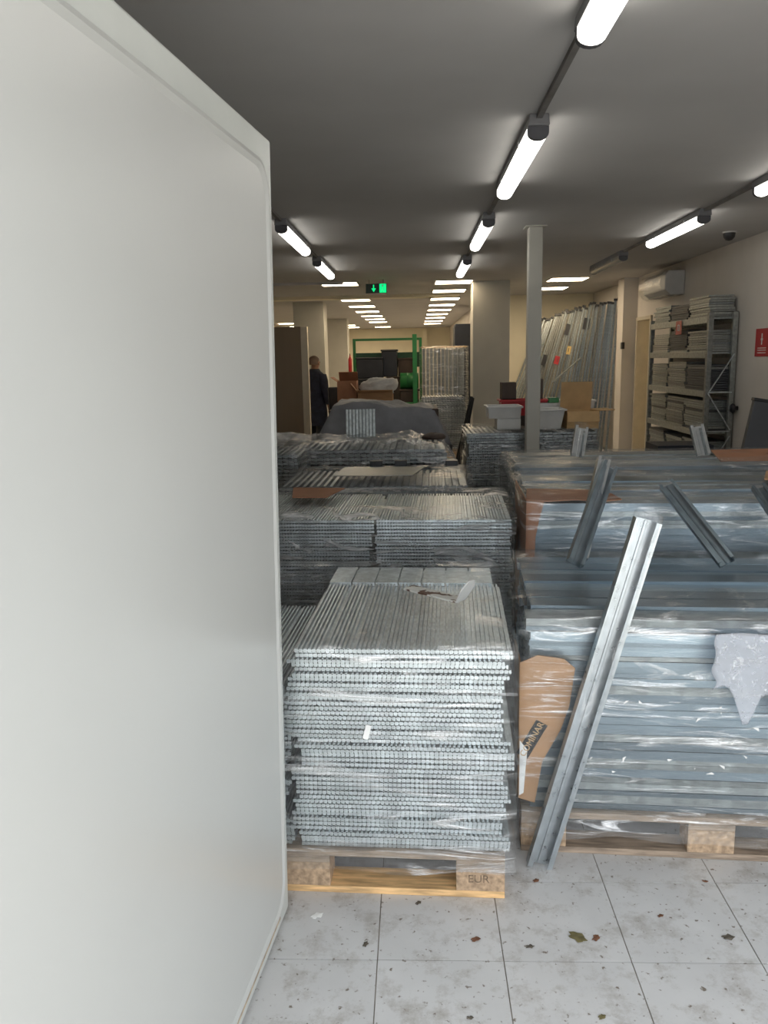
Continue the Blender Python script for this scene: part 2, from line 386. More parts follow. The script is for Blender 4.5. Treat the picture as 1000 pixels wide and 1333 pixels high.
t_ = panel_light(4.2, 12.2, 'square lit panel light in the passage beyond the side door')
ex = empty('exit_sign', at(490, 375.5, 11.8), 0, 'small green lit exit sign with running figure hung from the ceiling', 'sign')
MB().box(-.15, .15, -.015, .015, -.065, .065).build('sign_box', 'sign_dark', ex, bevel=.004)
MB().box(.045, .14, -.019, -.014, -.06, .06).build('door_pictogram', 'green_sign', ex)
MB().prism([(-.03, .05), (-.045, .05), (-.045, 0), (-.07, 0), (-.037, -.05), (-.005, 0), (-.03, 0)], .005, Matrix.Translation((0, -.019, 0)) @ Matrix(((1,0,0,0),(0,0,1,0),(0,1,0,0),(0,0,0,1)))).build('arrow', 'green_sign', ex)
rn = MB(); rn.tube((.09, -.021, .035), (.09, -.0195, .035), .012); rn.bar((.09, -.02, .02), (.085, -.02, -.015), .012, .002); rn.bar((.085, -.02, -.015), (.11, -.02, -.05), .01, .002); rn.bar((.085, -.02, -.015), (.065, -.02, -.05), .01, .002)
rn.build('running_figure', 'print_white', ex)
for sx in (-.1, .1): MB().tube((sx, 0, .06), (sx, 0, CH-ex.location.z), .004, 6).build('hanger', 'conduit', ex)

sc = empty('dome_camera', (2.95, 8.0, CH), 0, 'small black dome camera on the ceiling near the right wall', 'security camera')
MB().rings([[(r*math.cos(2*PI*i/14), r*math.sin(2*PI*i/14), z) for i in range(14)] for r, z in ((.055, 0), (.055, -.02), (.05, -.05), (.03, -.075), (.006, -.082))]).build('dome', 'black_plastic', sc, smooth=True)
MB().tube((0, 0, -.012), (0, 0, 0), .065, 16).build('base_ring', 'ac_white', sc)

# ================================================================== pallets
tb_l = MB().box(0, 1.2, 0, .145, 0, .022)
def pallet(cx, cy, rz, new, label):
    """EUR style pallet, origin at the front-right corner when sx=-1; here origin = front-left corner"""
    t = empty('wooden_pallet', (cx, cy, 0), rz, label, 'pallet')
    wm = 'wood_new' if new else 'wood_old'
    for y, wd in ((0, .145), (.1875, .10), (.3275, .145), (.5125, .10), (.655, .145)):
        MB().box(0, 1.2, y, y+wd, .122, .144).build('top_board', 'wood_old', t, bevel=.002)
    for x in (0, .5275, 1.055): MB().box(x, x+.145, 0, .8, .100, .122).build('cross_board', 'wood_old', t, bevel=.002)
    for y, wd in ((0, .10), (.3275, .145), (.70, .10)):
        MB().box(0, 1.2, y, y+wd, 0, .022).build('bottom_board', wm, t, bevel=.002)
        for x in (0, .5275, 1.055): MB().box(x, x+.145, y, y+wd, .022, .100).build('block', 'chipboard', t, bevel=.002)
    return t
XZm = Matrix(((1,0,0,0),(0,0,1,0),(0,1,0,0),(0,0,0,1)))

# ================================================================== shelf-panel stacks
def panel_mesh(name, W, D, h, per, ribs, m):
    """corrugated galvanised panel: square-wave section (real sheet) running back in depth"""
    t = .0012; pts = []; x = 0; k = 0
    while x+per < W:
        pts += [(x, 0), (x+per*.30, 0), (x+per*.38, h-t), (x+per*.82, h-t), (x+per*.92, 0)]
        x += per; k += 1
        if ribs and k % ribs == 0: x += per*.45
    pts.append((W, 0))
    b = MB(); n = len(pts)
    up = [(px, pz+t) for px, pz in pts]
    vv = [(px, 0, pz) for px, pz in pts]+[(px, 0, pz) for px, pz in up]+[(px, D, pz) for px, pz in pts]+[(px, D, pz) for px, pz in up]
    fs = []
    for i in range(n-1):
        fs += [(i, i+1, n+i+1, n+i), (2*n+i+1, 2*n+i, 3*n+i, 3*n+i+1), (n+i, n+i+1, 3*n+i+1, 3*n+i), (i+1, i, 2*n+i, 2*n+i+1)]
    fs += [(0, n, 3*n, 2*n), (n-1, 3*n-1, 4*n-1, 2*n-1)]
    b.add(vv, fs)
    x = .001                                   # folded front edge, notched between the ribs
    while x < W-.004:
        w_ = per*.80
        b.box(x, min(W, x+w_), -.0016, .0012, -.001, h*.80); x += per
    b.box(0, W, -.0008, .001, h*.25, h*.55)
    return b.mesh(name, m)
def stack(root_loc, rz, x0, W, D, z0, z1, pitch, me, label, cat, group, seed, jx=.006, jr=.006, y0=0., skew=0.):
    r = random.Random(seed); n = int((z1-z0)/pitch); q = Matrix.Rotation(rz, 4, 'Z'); drift = 0
    for i in range(n):
        if r.random() < .28: drift = r.uniform(-1, 1)*jx*2.4
        dx = max(-.03, min(.012, drift+r.uniform(-1, 1)*jx*.5)); dy = r.uniform(-1, 1)*jx*.7
        p = q @ Vector((x0+dx+skew*i/n, y0+dy, 0))
        o = obj('steel_shelf', me, None, (root_loc[0]+p.x, root_loc[1]+p.y, z0+i*pitch), (r.uniform(-1, 1)*.0008, r.uniform(-1, 1)*.0012, rz+r.uniform(-1, 1)*jr))
        if i == n-1: tag(o, 'topmost '+label, cat, group)
        else: tag(o, label, cat, group)
def film_wrap(name, loc, rz, x0, x1, y0, y1, z0, z1, label, m='film', seed=1, top=.12, flare=.02, nz=16, amp=.006, zj=.02, sag=0.):
    """stretch film shell: loop round the load, folded in over its top edge"""
    per = []
    nxs = max(8, int((x1-x0)/.035)); nys = max(6, int((y1-y0)/.05))
    for i in range(nxs): per.append((x0+(x1-x0)*i/nxs, y0, 0, -1))
    for i in range(nys): per.append((x1, y0+(y1-y0)*i/nys, 1, 0))
    for i in range(nxs): per.append((x1-(x1-x0)*i/nxs, y1, 0, 1))
    for i in range(nys): per.append((x0, y1-(y1-y0)*i/nys, -1, 0))
    cx, cy = (x0+x1)/2, (y0+y1)/2
    rr = []
    for k in range(nz+1):
        v = k/nz; loop = []
        for (x, y, nx, ny) in per:
            z = z0+(z1-z0)*v
            p = Vector((x*3.1+seed, y*3.1, z*9))
            d = .006+amp*(noise.noise(p*2.2)+.6*noise.noise(p*6)+1)+flare*max(0, (.12-v)/.12)
            if k == 0: z += zj*noise.noise(Vector((x*5, y*5, seed)))
            loop.append((x+nx*d, y+ny*d, z))
        rr.append(loop)
    for s_, dz in ((.25, .008), (.6, .010), (1., .009)):
        loop = []
        for (x, y, nx, ny) in per:
            e = top*s_*(1+.25*noise.noise(Vector((x*6, y*6, seed*1.7))))
            ix = x+(cx-x)/abs(cx-x)*min(e, abs(cx-x)*.9) if abs(cx-x) > 1e-4 else x
            iy = y+(cy-y)/abs(cy-y)*min(e, abs(cy-y)*.9) if abs(cy-y) > 1e-4 else y
            loop.append((ix, iy, z1+dz+amp*noise.noise(Vector((x*9, y*9, seed+s_)))))
        rr.append(loop)
    o = MB().rings(rr, cap=False).build(name, m, smooth=True); o.location = loc; o.rotation_euler = (0, 0, rz)
    tag(o, label, 'film'); return o

# ---- front stack (S1) on the new pallet beside the door
rz1 = -.046; q1 = Matrix.Rotation(rz1, 4, 'Z')
L1 = Vector((.25, 2.173, 0)) - q1 @ Vector((1.2, 0, 0))
p1 = pallet(L1.x, L1.y, rz1, True, 'wooden pallet with fresh pale boards under the front panel stack')
tx = text_mesh('stamp', 'EUR', .036, 'stamp_ink', p1); tx.location = (1.122, -.0004, .062); tx.rotation_euler = (PI/2, 0, 0)
pmA = panel_mesh('steel_shelf', .628, .68, .0125, .0132, 6, 'galv')
lab1 = 'galvanised ribbed steel shelf in the front stack on the new pallet'
stack(L1, rz1, .585, .628, .68, .147, .785, .0148, pmA, lab1, 'steel shelf', 'panels of the front stack', 11, jx=.0105, y0=.012)
pmL = panel_mesh('steel_shelf', .565, .68, .0125, .0132, 6, 'galv')
stack(L1, rz1, -.012, .565, .68, .147, .70, .0148, pmL, 'galvanised ribbed steel shelf in the stack behind the open door', 'steel shelf', 'panels stacked behind the door', 12, jx=.012, y0=.02)
b = MB()
for i in range(7):
    x = i*.0865; b.box(x, x+.081, 0, .22, .0095, .0125); b.box(x, x+.081, 0, .002, 0, .0125)
    for k in range(5): b.box(x+.006+k*.015, x+.013+k*.015, -.004, .05, .0125, .0143)
b.box(0, .602, .002, .218, 0, .002)
pmA2 = b.mesh('steel_shelf', 'galv')
for i in range(2):
    pp = q1 @ Vector((.585+.004*i, .70, 0)); o = obj('steel_shelf', pmA2, None, (L1.x+pp.x, L1.y+pp.y, .790-.034+.0148*i), (0, 0, rz1-.01)); tag(o, 'short flat-topped steel shelf lying across the back of the front stack', 'steel shelf', 'short panels at the back of the front stack')
# support for those short panels: a rear block of the same panels
stack(L1, rz1, .59, .60, .22, .147, .755, .0148, pmA2, 'short flat-topped steel shelf stacked behind the front panel stack', 'steel shelf', 'short panels behind the front stack', 13, jx=.006, y0=.715)
film_wrap('stretch_film', L1, rz1, -.025, 1.222, -.004, .95, .085, .80, 'clear stretch film wound tightly around the front panel stack', 'film', 3, top=.10, flare=.0, amp=.004)
# chipped white strip lying on the stack
sp = empty('bent_metal_strip', (0.07, 2.60, .818), math.radians(-38), 'bent strip of chipped white painted metal lying on the front stack', 'metal scrap')
MB().box(-.13, .09, -.028, .028, 0, .006, Matrix.Rotation(.03, 4, 'Y')).build('strip', 'chipped_white', sp, bevel=.001)
MB().prism([(-.028, 0), (.028, 0), (.040, .055), (.02, .085), (-.015, .088), (-.036, .05)], .004, Matrix.Translation((.088, 0, 0)) @ Matrix.Rotation(.5, 4, 'Y') @ Matrix(((0,0,1,0),(1,0,0,0),(0,1,0,0),(0,0,0,1)))).build('folded_tab', 'white_plastic', sp)
wt = at(478, 953, 2.155)
o = MB().box(-.008, .008, -.001, .001, -.022, .022).build('paper_scrap', 'print_white'); o.location = wt; o.rotation_euler = (0, .25, rz1); tag(o, 'tiny white paper scrap stuck on the film of the front stack', 'paper')

# ---- second stack pair (S2)
rz2 = -.04; q2 = Matrix.Rotation(rz2, 4, 'Z'); L2 = Vector((.42, 3.54, 0)) - q2 @ Vector((1.235, 0, 0))
pallet(L2.x+.02, L2.y, rz2, False, 'worn pallet under the paired panel stacks behind the front stack')
pmB = panel_mesh('steel_shelf', .605, .70, .0125, .0132, 6, 'galv')
stack(L2, rz2, .632, .605, .70, .147, .905, .0155, pmB, 'galvanised steel shelf in the bright right-hand stack of the second pallet', 'steel shelf', 'panels of the second pallet, right stack', 21, jx=.009, y0=.0)
stack(L2, rz2, .005, .605, .70, .147, .905, .0155, pmB, 'galvanised steel shelf in the bluish left-hand stack of the second pallet', 'steel shelf', 'panels of the second pallet, left stack', 22, jx=.009, y0=-.01)
film_wrap('stretch_film', L2, rz2, -.01, 1.245, -.01, .71, .10, .915, 'glossy stretch film around the paired stacks on the second pallet', 'film_glare', 8, top=.16, amp=.006)
c = at(405, 634, 4.15)
def flat_poly(name, pts, z, th, m, label, cat, wob=.0):
    b = MB(); n = len(pts); vv = [(x, y, z+wob*noise.noise(Vector((x*7, y*7, 2)))) for x, y in pts]+[(x, y, z+th+wob*noise.noise(Vector((x*7, y*7, 2)))) for x, y in pts]
    b.add(vv, [tuple(range(n-1, -1, -1)), tuple(range(n, 2*n))]+[(i, (i+1) % n, n+(i+1) % n, n+i) for i in range(n)])
    o = b.build(name, m); return tag(o, label, cat) if label else o
flat_poly('cardboard_sheet', [(-.62, 3.95), (-.45, 3.94), (-.38, 4.22), (-.66, 4.26)], .925, .005, 'cardboard_red', 'small brown cardboard sheet on the second pallet beside the door', 'cardboard')

# ---- third pallet (S3)
rz3 = -.02; L3 = Vector((-.80, 4.66, 0))
pallet(L3.x-.05, L3.y, rz3, False, 'worn pallet under the low olive-topped stack')
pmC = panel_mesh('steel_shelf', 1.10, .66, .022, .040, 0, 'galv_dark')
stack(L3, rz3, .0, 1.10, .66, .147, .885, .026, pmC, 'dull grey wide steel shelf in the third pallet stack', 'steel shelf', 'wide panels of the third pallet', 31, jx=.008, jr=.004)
film_wrap('stretch_film', L3, rz3, -.01, 1.115, -.012, .67, .12, .90, 'stretch film wrapped over the third pallet stack', 'film_cloudy', 15, top=.2, amp=.010)
for i, (px, yy) in enumerate(((490, 5.28), (522, 5.28), (588, 5.25))):
    c = at(px, 607, yy); o = MB().box(-.04, .04, -.03, .03, 0, .035).build('plastic_spacer', 'black_plastic', bevel=.005); o.location = (c.x, yy, .905); tag(o, 'small black plastic spacer block on the third pallet stack', 'spacer', 'black spacers on the third stack')
flat_poly('steel_plate', [(-.50, 4.78), (-.02, 4.76), (.06, 5.14), (-.46, 5.16)], .912, .004, 'galv_dark', 'flat olive-grey steel plate lying on the third pallet stack', 'plate')

# ---- small stack half hidden by the door (S0)
L0 = Vector((-1.42, 5.62, 0)); pallet(-1.75, 5.6, 0, False, 'worn pallet half hidden by the door')
pm0 = panel_mesh('steel_shelf', .58, .6, .022, .040, 0, 'galv_dark')
stack(L0, 0, 0, .58, .6, .147, .96, .026, pm0, 'dull grey steel shelf in the stack half hidden by the door', 'steel shelf', 'panels half hidden by the door', 35)
film_wrap('stretch_film', L0, 0, -.01, .59, -.012, .62, .12, .975, 'cloudy film on the small stack half hidden by the door', 'film_cloudy', 25, top=.15, amp=.012)

# ---- fourth pallet (S4): flat wide panels, rumpled film on top
L4 = Vector((-1.0, 6.45, 0)); pallet(-.97, 6.45, 0, False, 'worn pallet under the dark layered stack')
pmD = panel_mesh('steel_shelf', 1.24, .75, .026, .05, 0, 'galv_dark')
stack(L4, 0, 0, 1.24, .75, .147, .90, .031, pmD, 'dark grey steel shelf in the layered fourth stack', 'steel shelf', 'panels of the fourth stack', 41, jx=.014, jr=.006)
def rumple(u, v):
    x = -1.16+1.50*u; y = 6.34+.95*v
    e = min(u, 1-u, v*1.2, (1-v)*1.2)
    z = .945+.045*noise.noise(Vector((x*5, y*5, 1)))+.02*noise.noise(Vector((x*14, y*14, 3)))
    if e < .08: z -= (.08-e)/.08*.15
    if u > .75: z -= (u-.75)*.15
    return (x, y, z)
tag(sheet('film_sheet', 'film_cloudy', 46, 30, rumple, .002), 'rumpled cloudy film sheet thrown over the fourth stack', 'film')
c = at(565, 580, 6.8)
o = MB().rings([[(c.x+.10*r*math.cos(2*PI*i/12), 6.85+.09*r*math.sin(2*PI*i/12), (.925+z*.7)+.012*noise.noise(Vector((i, z*50, 1)))) for i in range(12)] for r, z in ((1, 0), (1.05, .03), (.8, .055), (.3, .07))]).build('cardboard_scrap', 'dark_brown', smooth=True)
tag(o, 'crumpled brown cardboard lump under film on the fourth stack', 'cardboard')

# ---- mound under a grey sheet with a ribbed panel leaning on it
mb_ = empty('covered_crate', (-.32, 8.45, 0), 0, 'large crate draped in a grey sheet behind the fourth stack', 'crate')
MB().box(-.55, .55, -.35, .35, .144, 1.10).build('crate_body', 'dark_brown', mb_, bevel=.01)
pallet(-.92, 8.05, 0, False, 'worn pallet under the sheet-draped crate')
def drape(u, v):
    x = -.68+1.36*u; y = -.55+1.1*v
    ex_ = max(0, abs(x)-.50)/.18; ey = max(0, abs(y)-.34)/.21; e = min(1, max(ex_, ey))
    z = 1.125+.06*math.exp(-((x+.25)/.3)**2)-.02*(u)+.035*noise.noise(Vector((x*4, y*4, 4)))+.022*abs(noise.noise(Vector((x*9+y*5, y*3, 6))))+.008*noise.noise(Vector((x*22, y*22, 2)))-e**1.2*(.42+.12*noise.noise(Vector((x*4, y*4, 9))))
    return (x, y, z)
dsh = sheet('draped_sheet', 'grey_sheet', 40, 32, drape, .004, mb_)
rp = empty('ribbed_panel', (at(470, 570, 7.05).x, 7.05, .925), 0, 'small ribbed galvanised panel propped upright on the fourth stack', 'panel')
rp.rotation_euler = (-.22, 0, .03)
MB().box(-.130, .130, .0, .004, 0, .25).build('backing', 'galv_dark', rp)
for i in range(9): MB().box(-.128+i*.0295, -.128+i*.0295+.016, -.014, .002, .003, .247).build('rib', 'galv', rp, bevel=.003)

# ================================================================== long channel bundles (right side)
def chan_mesh(name, L, W, h, m, t=.0022, lip=.012, up=False):
    """C channel along X, web on the outside, open to the back (or up)"""
    if up: pts = [(0, 0), (W, 0), (W, h), (W-lip, h), (W-lip, h-t), (W-t, h-t), (W-t, t), (t, t), (t, h-t), (lip, h-t), (lip, h), (0, h)]
    else: pts = [(0, 0), (W, 0), (W, lip), (W-t, lip), (W-t, t), (t, t), (t, h-t), (W-t, h-t), (W-t, h-lip), (W, h-lip), (W, h), (0, h)]
    b = MB().prism(pts, L, Matrix(((0,0,1,0),(1,0,0,0),(0,1,0,0),(0,0,0,1))))
    return b.mesh(name, m)
def bundle(loc, rz, L, D, z0, z1, heights, ms, label, group, seed, je=.008, splay=3):
    """front column and top layer as single channels, the hidden inside joined"""
    r = random.Random(seed); q = Matrix.Rotation(rz, 4, 'Z'); cw = .095
    meshes = {(h, m): chan_mesh('steel_channel', L, .092, h, m) for h in heights for m in ms}
    z = z0; k = 0
    while z < z1-.012:
        h = r.choice(heights); top = z > z1-.09
        p = q @ Vector((r.uniform(-1, 1)*je-(.012 if top else 0)*r.random(), r.uniform(-1, 1)*.004-(.006 if top else 0), 0))
        o = obj('steel_channel', meshes[(h, r.choice(ms))], None, (loc[0]+p.x, loc[1]+p.y, z), (r.uniform(-.07, .05), r.uniform(-1, 1)*(.006 if top else .0014), rz+r.uniform(-1, 1)*(.010 if top else .0018)))
        tag(o, label, 'steel channel', group); z += h+.0012; k += 1
    nc = int(D/cw); zt = z1-.031
    for j in range(1, nc):
        p = q @ Vector((r.uniform(-1, 1)*je, j*cw, 0))
        h = heights[-1]
        o = obj('steel_channel', meshes[(h, r.choice(ms))], None, (loc[0]+p.x, loc[1]+p.y, z1-h+r.uniform(-.004, .008)), (r.uniform(-.03, .03), r.uniform(-1, 1)*.006, rz+r.uniform(-1, 1)*.010))
        tag(o, label.replace('in the', 'on top of the'), 'steel channel', group+', top layer')
    b = MB(); h = .03; n = int((z1-.04-z0)/.0315); t = .0022; W = .092; lip = .012
    pts = [(0, 0), (W, 0), (W, lip), (W-t, lip), (W-t, t), (t, t), (t, h-t), (W-t, h-t), (W-t, h-lip), (W, h-lip), (W, h), (0, h)]
    for j in range(1, nc):
        for i in range(n):
            b.prism(pts, L, Matrix.Translation((r.uniform(-1, 1)*je, j*cw, i*.0315)) @ Matrix(((0,0,1,0),(1,0,0,0),(0,1,0,0),(0,0,0,1))))
    o = b.build('steel_channels_inside', ms[0]); o.location = (loc[0], loc[1], z0); o.rotation_euler = (0, 0, rz); o['kind'] = 'stuff'
    tag(o, 'inner rows of long steel channels, ends showing, '+label.split(' in ')[1].replace('the', 'of the', 1), 'steel channel')
rzR = -.071; LR1 = Vector((.335, 2.418, 0))
pallet(LR1.x-.006, LR1.y-.003, rzR, False, 'worn pallet under the front bundle of long steel channels')
bundle((LR1.x+.02, LR1.y+.02), rzR, 1.42, .76, .147, .80, (.014, .019, .024, .030), ('galv_blue', 'galv_blue', 'galv_dark'), 'long bluish steel channel in the front bundle beside the leaning channel', 'channels of the front bundle', 51)
film_wrap('stretch_film', (LR1.x, LR1.y, 0), rzR, -.022, 1.47, -.018, .80, .085, .825, 'clear stretch film around the front bundle of steel channels', 'film', 43, top=.25, amp=.007)
rzQ = -.05; LR2 = Vector((.475, 3.34, 0))
pallet(LR2.x, LR2.y, rzQ, False, 'worn pallet under the second bundle of steel channels')
bundle((LR2.x+.02, LR2.y+.02), rzQ, 1.60, .76, .147, .99, (.016, .022, .028, .034), ('galv_dark', 'galv_blue'), 'long grey steel channel in the second bundle with brown corner card', 'channels of the second bundle', 52)
film_wrap('stretch_film', (LR2.x, LR2.y, 0), rzQ, -.022, 1.66, -.020, .80, .15, 1.018, 'clear stretch film around the second bundle of steel channels', 'film', 47, top=.25, amp=.007)
LR3 = Vector((.56, 4.42, 0)); rzT = -.03
pallet(LR3.x, LR3.y, rzT, False, 'worn pallet under the third bundle of steel channels')
bundle((LR3.x+.01, LR3.y+.02), rzT, 1.74, .76, .147, .985, (.022, .030, .036), ('galv_dark', 'galv_blue'), 'long grey steel channel in the third bundle, before the steel post', 'channels of the third bundle', 53)
film_wrap('stretch_film', (LR3.x, LR3.y, 0), rzT, -.02, 1.78, -.01, .80, .15, 1.0, 'cloudy stretch film around the third bundle of steel channels', 'film_cloudy', 49, top=.3, amp=.014)

# cardboard corner guards
def bent_card(name, loc, rz, front, side, th, m, label):
    """front polygon in (x,z) on the face y=0 and side polygon in (y,z) on the face x=0"""
    t = empty(name, loc, rz, label, 'cardboard')
    MB().prism(front[::-1], th, Matrix.Translation((0, -th, 0)) @ XZm).build('front_flap', m, t)
    MB().prism(side, th, Matrix.Translation((-th, 0, 0)) @ YZ).build('side_flap', m, t)
    return t
cd = bent_card('corner_cardboard', (LR1.x-.014, LR1.y-.016, 0), rzR,
    [(-.004, .66), (.05, .685), (.13, .675), (.165, .645), (.150, .52), (.125, .44), (.105, .40), (.07, .33), (.048, .185), (-.004, .20)],
    [(0, .20), (.30, .30), (.32, .62), (0, .66)], .005, 'cardboard', 'brown cardboard corner guard on the front channel bundle')
lb = MB().box(-.065, .065, -.0072, -.0056, -.020, .020).build('printed_label', 'print_black', cd); lb.location = (.036, 0, .405); lb.rotation_euler = (0, -math.radians(62), 0)
tx = text_mesh('lettering', 'COMINAR', .028, 'cardboard_light', lb); tx.location = (0, -.0076, 0); tx.rotation_euler = (PI/2, 0, 0)
o = MB().prism([(-.002, .21), (.012, .22), (.022, .37), (-.002, .40)][::-1], .002, Matrix.Translation((0, -.0075, 0)) @ XZm).build('white_sticker', 'print_white', cd)
cd2 = bent_card('corner_cardboard', (LR2.x-.014, LR2.y-.016, 0), rzQ,
    [(-.004, 1.006), (.07, 1.006), (.05, .93), (.035, .85), (.03, .60), (.02, .45), (-.004, .45)],
    [(0, .45), (.62, .45), (.62, 1.0), (0, 1.006)], .005, 'cardboard_red', 'reddish brown cardboard corner guard on the second channel bundle')
b = MB(); 
o = flat_poly('top_flap', [(-.005, -.006), (.08, -.005), (.20, .012), (.31, .0), (.39, .03), (.36, .10), (.33, .14), (.34, .26), (.02, .28)], 1.006, .005, 'cardboard_red', None, None, .03); o.parent = cd2
o = flat_poly('cardboard_sheet', [(1.72, 4.52), (2.1, 4.46), (2.28, 4.58), (2.25, 4.95), (1.80, 4.98)], 1.015, .006, 'cardboard_red', 'brown cardboard sheet on the right end of the third bundle', 'cardboard', .12)
o = flat_poly('cardboard_sheet', [(1.55, 3.62), (2.0, 3.50), (2.05, 3.95), (1.72, 4.0)], 1.02, .006, 'cardboard', 'torn cardboard sheet on the right end of the second bundle', 'cardboard', .10)

# leaning channels
def lean_channel(a, b_, W, h, m, label, face=(0, -1, 0), film=True, group=None):
    a = Vector(a); b_ = Vector(b_); L = (b_-a).length
    z = (b_-a).normalized(); y = Vector(face); y = (y-z*y.dot(z)).normalized(); x = y.cross(z)
    t = empty('leaning_channel', a, 0, label, 'steel channel', group)
    t.rotation_mode = 'QUATERNION'; t.rotation_quaternion = Matrix((x, y, z)).transposed().to_quaternion()
    th = .003; w2 = W/2; lp = W*.20
    pts = [(-w2, h), (-w2, 0), (w2, 0), (w2, h), (w2-lp, h), (w2-lp, h-th), (w2-th, h-th), (w2-th, th), (-w2+th, th), (-w2+th, h-th), (-w2+lp, h-th), (-w2+lp, h)]
    MB().prism(pts[::1], L).build('profile', m, t)
    b = MB(); b.box(-W*.06, W*.06, th, th+.004, .002, L-.002); b.build('centre_rib', m, t, bevel=.0015)
    if film:
        rr = []
        for k in range(15):
            v = k/14; rr.append([((w2+.004+.003*noise.noise(Vector((i, k*.9, L))))*math.cos(2*PI*i/12)*1.05, h/2+(h/2+.006)*math.sin(2*PI*i/12)*1.15, (L+.025)*v-.004) for i in range(12)])
        MB().rings(rr, cap=False).build('film_sleeve', 'film_side', t, smooth=True)
    return t
lean_channel((.375, 2.347, .004), (.676, 2.360, 1.12), .078, .034, 'galv_mid', 'long bright film-sleeved channel leaning on the front bundle, foot on the floor')
lean_channel((.575, 2.92, .838), (.770, 3.255, 1.155), .062, .030, 'galv_blue', 'bluish channel leaning against the brown corner card of the second bundle')
lean_channel((.615, 3.0, .838), (.755, 3.285, 1.175), .05, .028, 'galv_bright', 'bright channel leaning close behind the bluish channel')
lean_channel((1.13, 2.90, .838), (1.02, 3.29, 1.065), .060, .030, 'galv_blue', 'bluish channel leaning backwards on the middle of the second bundle')
lean_channel((1.42, 2.92, .838), (1.372, 3.26, 1.055), .05, .028, 'galv_blue', 'channel leaning on the right part of the second bundle')
lean_channel((at(750, 606, 4.75).x, 4.75, 1.012), (at(756, 572, 4.85).x, 4.85, 1.17), .075, .03, 'galv_bright', 'short film-wrapped channel end standing on the third bundle near the post')
lean_channel((at(914, 612, 4.7).x, 4.7, 1.012), (at(905, 570, 4.8).x, 4.8, 1.17), .075, .03, 'galv_bright', 'short film-wrapped channel end standing on the third bundle before the rack')

# bubble wrap sheet hung on the front bundle
def bub(u, v):
    zt = .775-.02*noise.noise(Vector((u*3, 0, 1)))
    zb = .60+.04*noise.noise(Vector((u*9, 2, 3)))-.10*math.exp(-((u-.16)/.05)**2)-.15*math.exp(-((u-.36)/.07)**2)-.07*math.exp(-((u-.80)/.18)**2)
    x = .555+.62*u+(.02*noise.noise(Vector((v*4, 1, 1))) if u < .05 else 0)
    z = zt+(zb-zt)*v
    return (x, -.056+.010*noise.noise(Vector((x*12, z*12, 5))), z)
bw = sheet('bubble_wrap', 'bubble_wrap', 40, 20, bub, .003); bw.location = LR1; bw.rotation_euler = (0, 0, rzR)
tag(bw, 'ragged milky bubble wrap sheet hanging on the front bundle', 'bubble wrap')
r5 = random.Random(5)
for i in range(16):
    x = r5.uniform(.20, .72); z = r5.uniform(.30, .56); s_ = r5.uniform(.005, .013)
    p = LR1+Matrix.Rotation(rzR, 3, 'Z') @ Vector((x, -.042, z))
    o = MB().add([(-s_, 0, 0), (s_, -.003, s_*.3), (.2*s_, -.004, s_*.9), (0, .003, s_*.2)], [(0, 1, 2), (0, 3, 1), (1, 3, 2), (2, 3, 0)]).build('film_shred', 'print_white')
    o.location = p; o.rotation_euler = (0, r5.uniform(0, 6), 0); tag(o, 'tiny white film shred clinging to the front bundle', 'film shred', 'film shreds on the front bundle')

# ================================================================== behind the third bundle: wrapped pallet with bins (P5)
L5 = Vector((.50, 7.62, 0)); pallet(.50, 7.62, 0, False, 'worn pallet under the box-topped stack behind the steel post')
pmE = panel_mesh('steel_shelf', 1.22, .75, .022, .045, 0, 'galv_dark')
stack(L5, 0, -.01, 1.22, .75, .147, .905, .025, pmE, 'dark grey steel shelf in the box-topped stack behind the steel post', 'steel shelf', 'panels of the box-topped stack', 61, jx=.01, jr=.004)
film_wrap('stretch_film', L5, 0, -.02, 1.22, -.012, .76, .10, .925, 'stretch film around the box-topped stack behind the steel post', 'film', 63, top=.2, amp=.012)
ZT = .915
def tub(name, cx, cy, z, wx, wy, h, m, label, cat, taper=.85, rim=.015, rz=0):
    t = empty(name, (cx, cy, z), rz, label, cat)
    a, b_ = wx/2, wy/2; ta, tb = a*taper, b_*taper; w_ = .008
    def lp(x, y, zz): return [(-x, -y, zz), (x, -y, zz), (x, y, zz), (-x, y, zz)]
    MB().rings([lp(ta, tb, 0), lp(a, b_, h), lp(a-w_, b_-w_, h), lp(ta-w_, tb-w_, .01)]).build('body', m, t, bevel=.003)
    r = MB(); e = rim
    r.box(-a-e, a+e, -b_-e, -b_+.002, h-.018, h); r.box(-a-e, a+e, b_-.002, b_+e, h-.018, h); r.box(-a-e, -a+.002, -b_, b_, h-.018, h); r.box(a-.002, a+e, -b_, b_, h-.018, h)
    r.build('rim', m, t, bevel=.003)
    return t
def carton(name, cx, cy, z, wx, wy, h, m, label, flaps=(), rz=0, lid=True):
    t = empty(name, (cx, cy, z), rz, label, 'box')
    a, b_ = wx/2, wy/2; th = .006
    bd = MB(); bd.box(-a, a, -b_, -b_+th, 0, h); bd.box(-a, a, b_-th, b_, 0, h); bd.box(-a, -a+th, -b_+th, b_-th, 0, h); bd.box(a-th, a, -b_+th, b_-th, 0, h); bd.box(-a, a, -b_, b_, 0, th)
    bd.build('body', m, t)
    if lid: MB().box(-a, a, -b_, b_, h, h+th).build('lid', m, t)
    for side, ang_, ln in flaps:
        f = MB()
        if side in 'FB': f.box(-a, a, 0, ln, 0, th)
        else: f.box(0, ln, -b_, b_, 0, th)
        o = f.build('flap', m, t)
        o.location = {'F': (0, -b_, h), 'B': (0, b_, h), 'L': (-a, 0, h), 'R': (a, 0, h)}[side]
        o.rotation_euler = {'F': (-ang_+PI, 0, 0), 'B': (ang_, 0, 0), 'L': (0, ang_-PI, 0), 'R': (0, -ang_, 0)}[side]
    return t
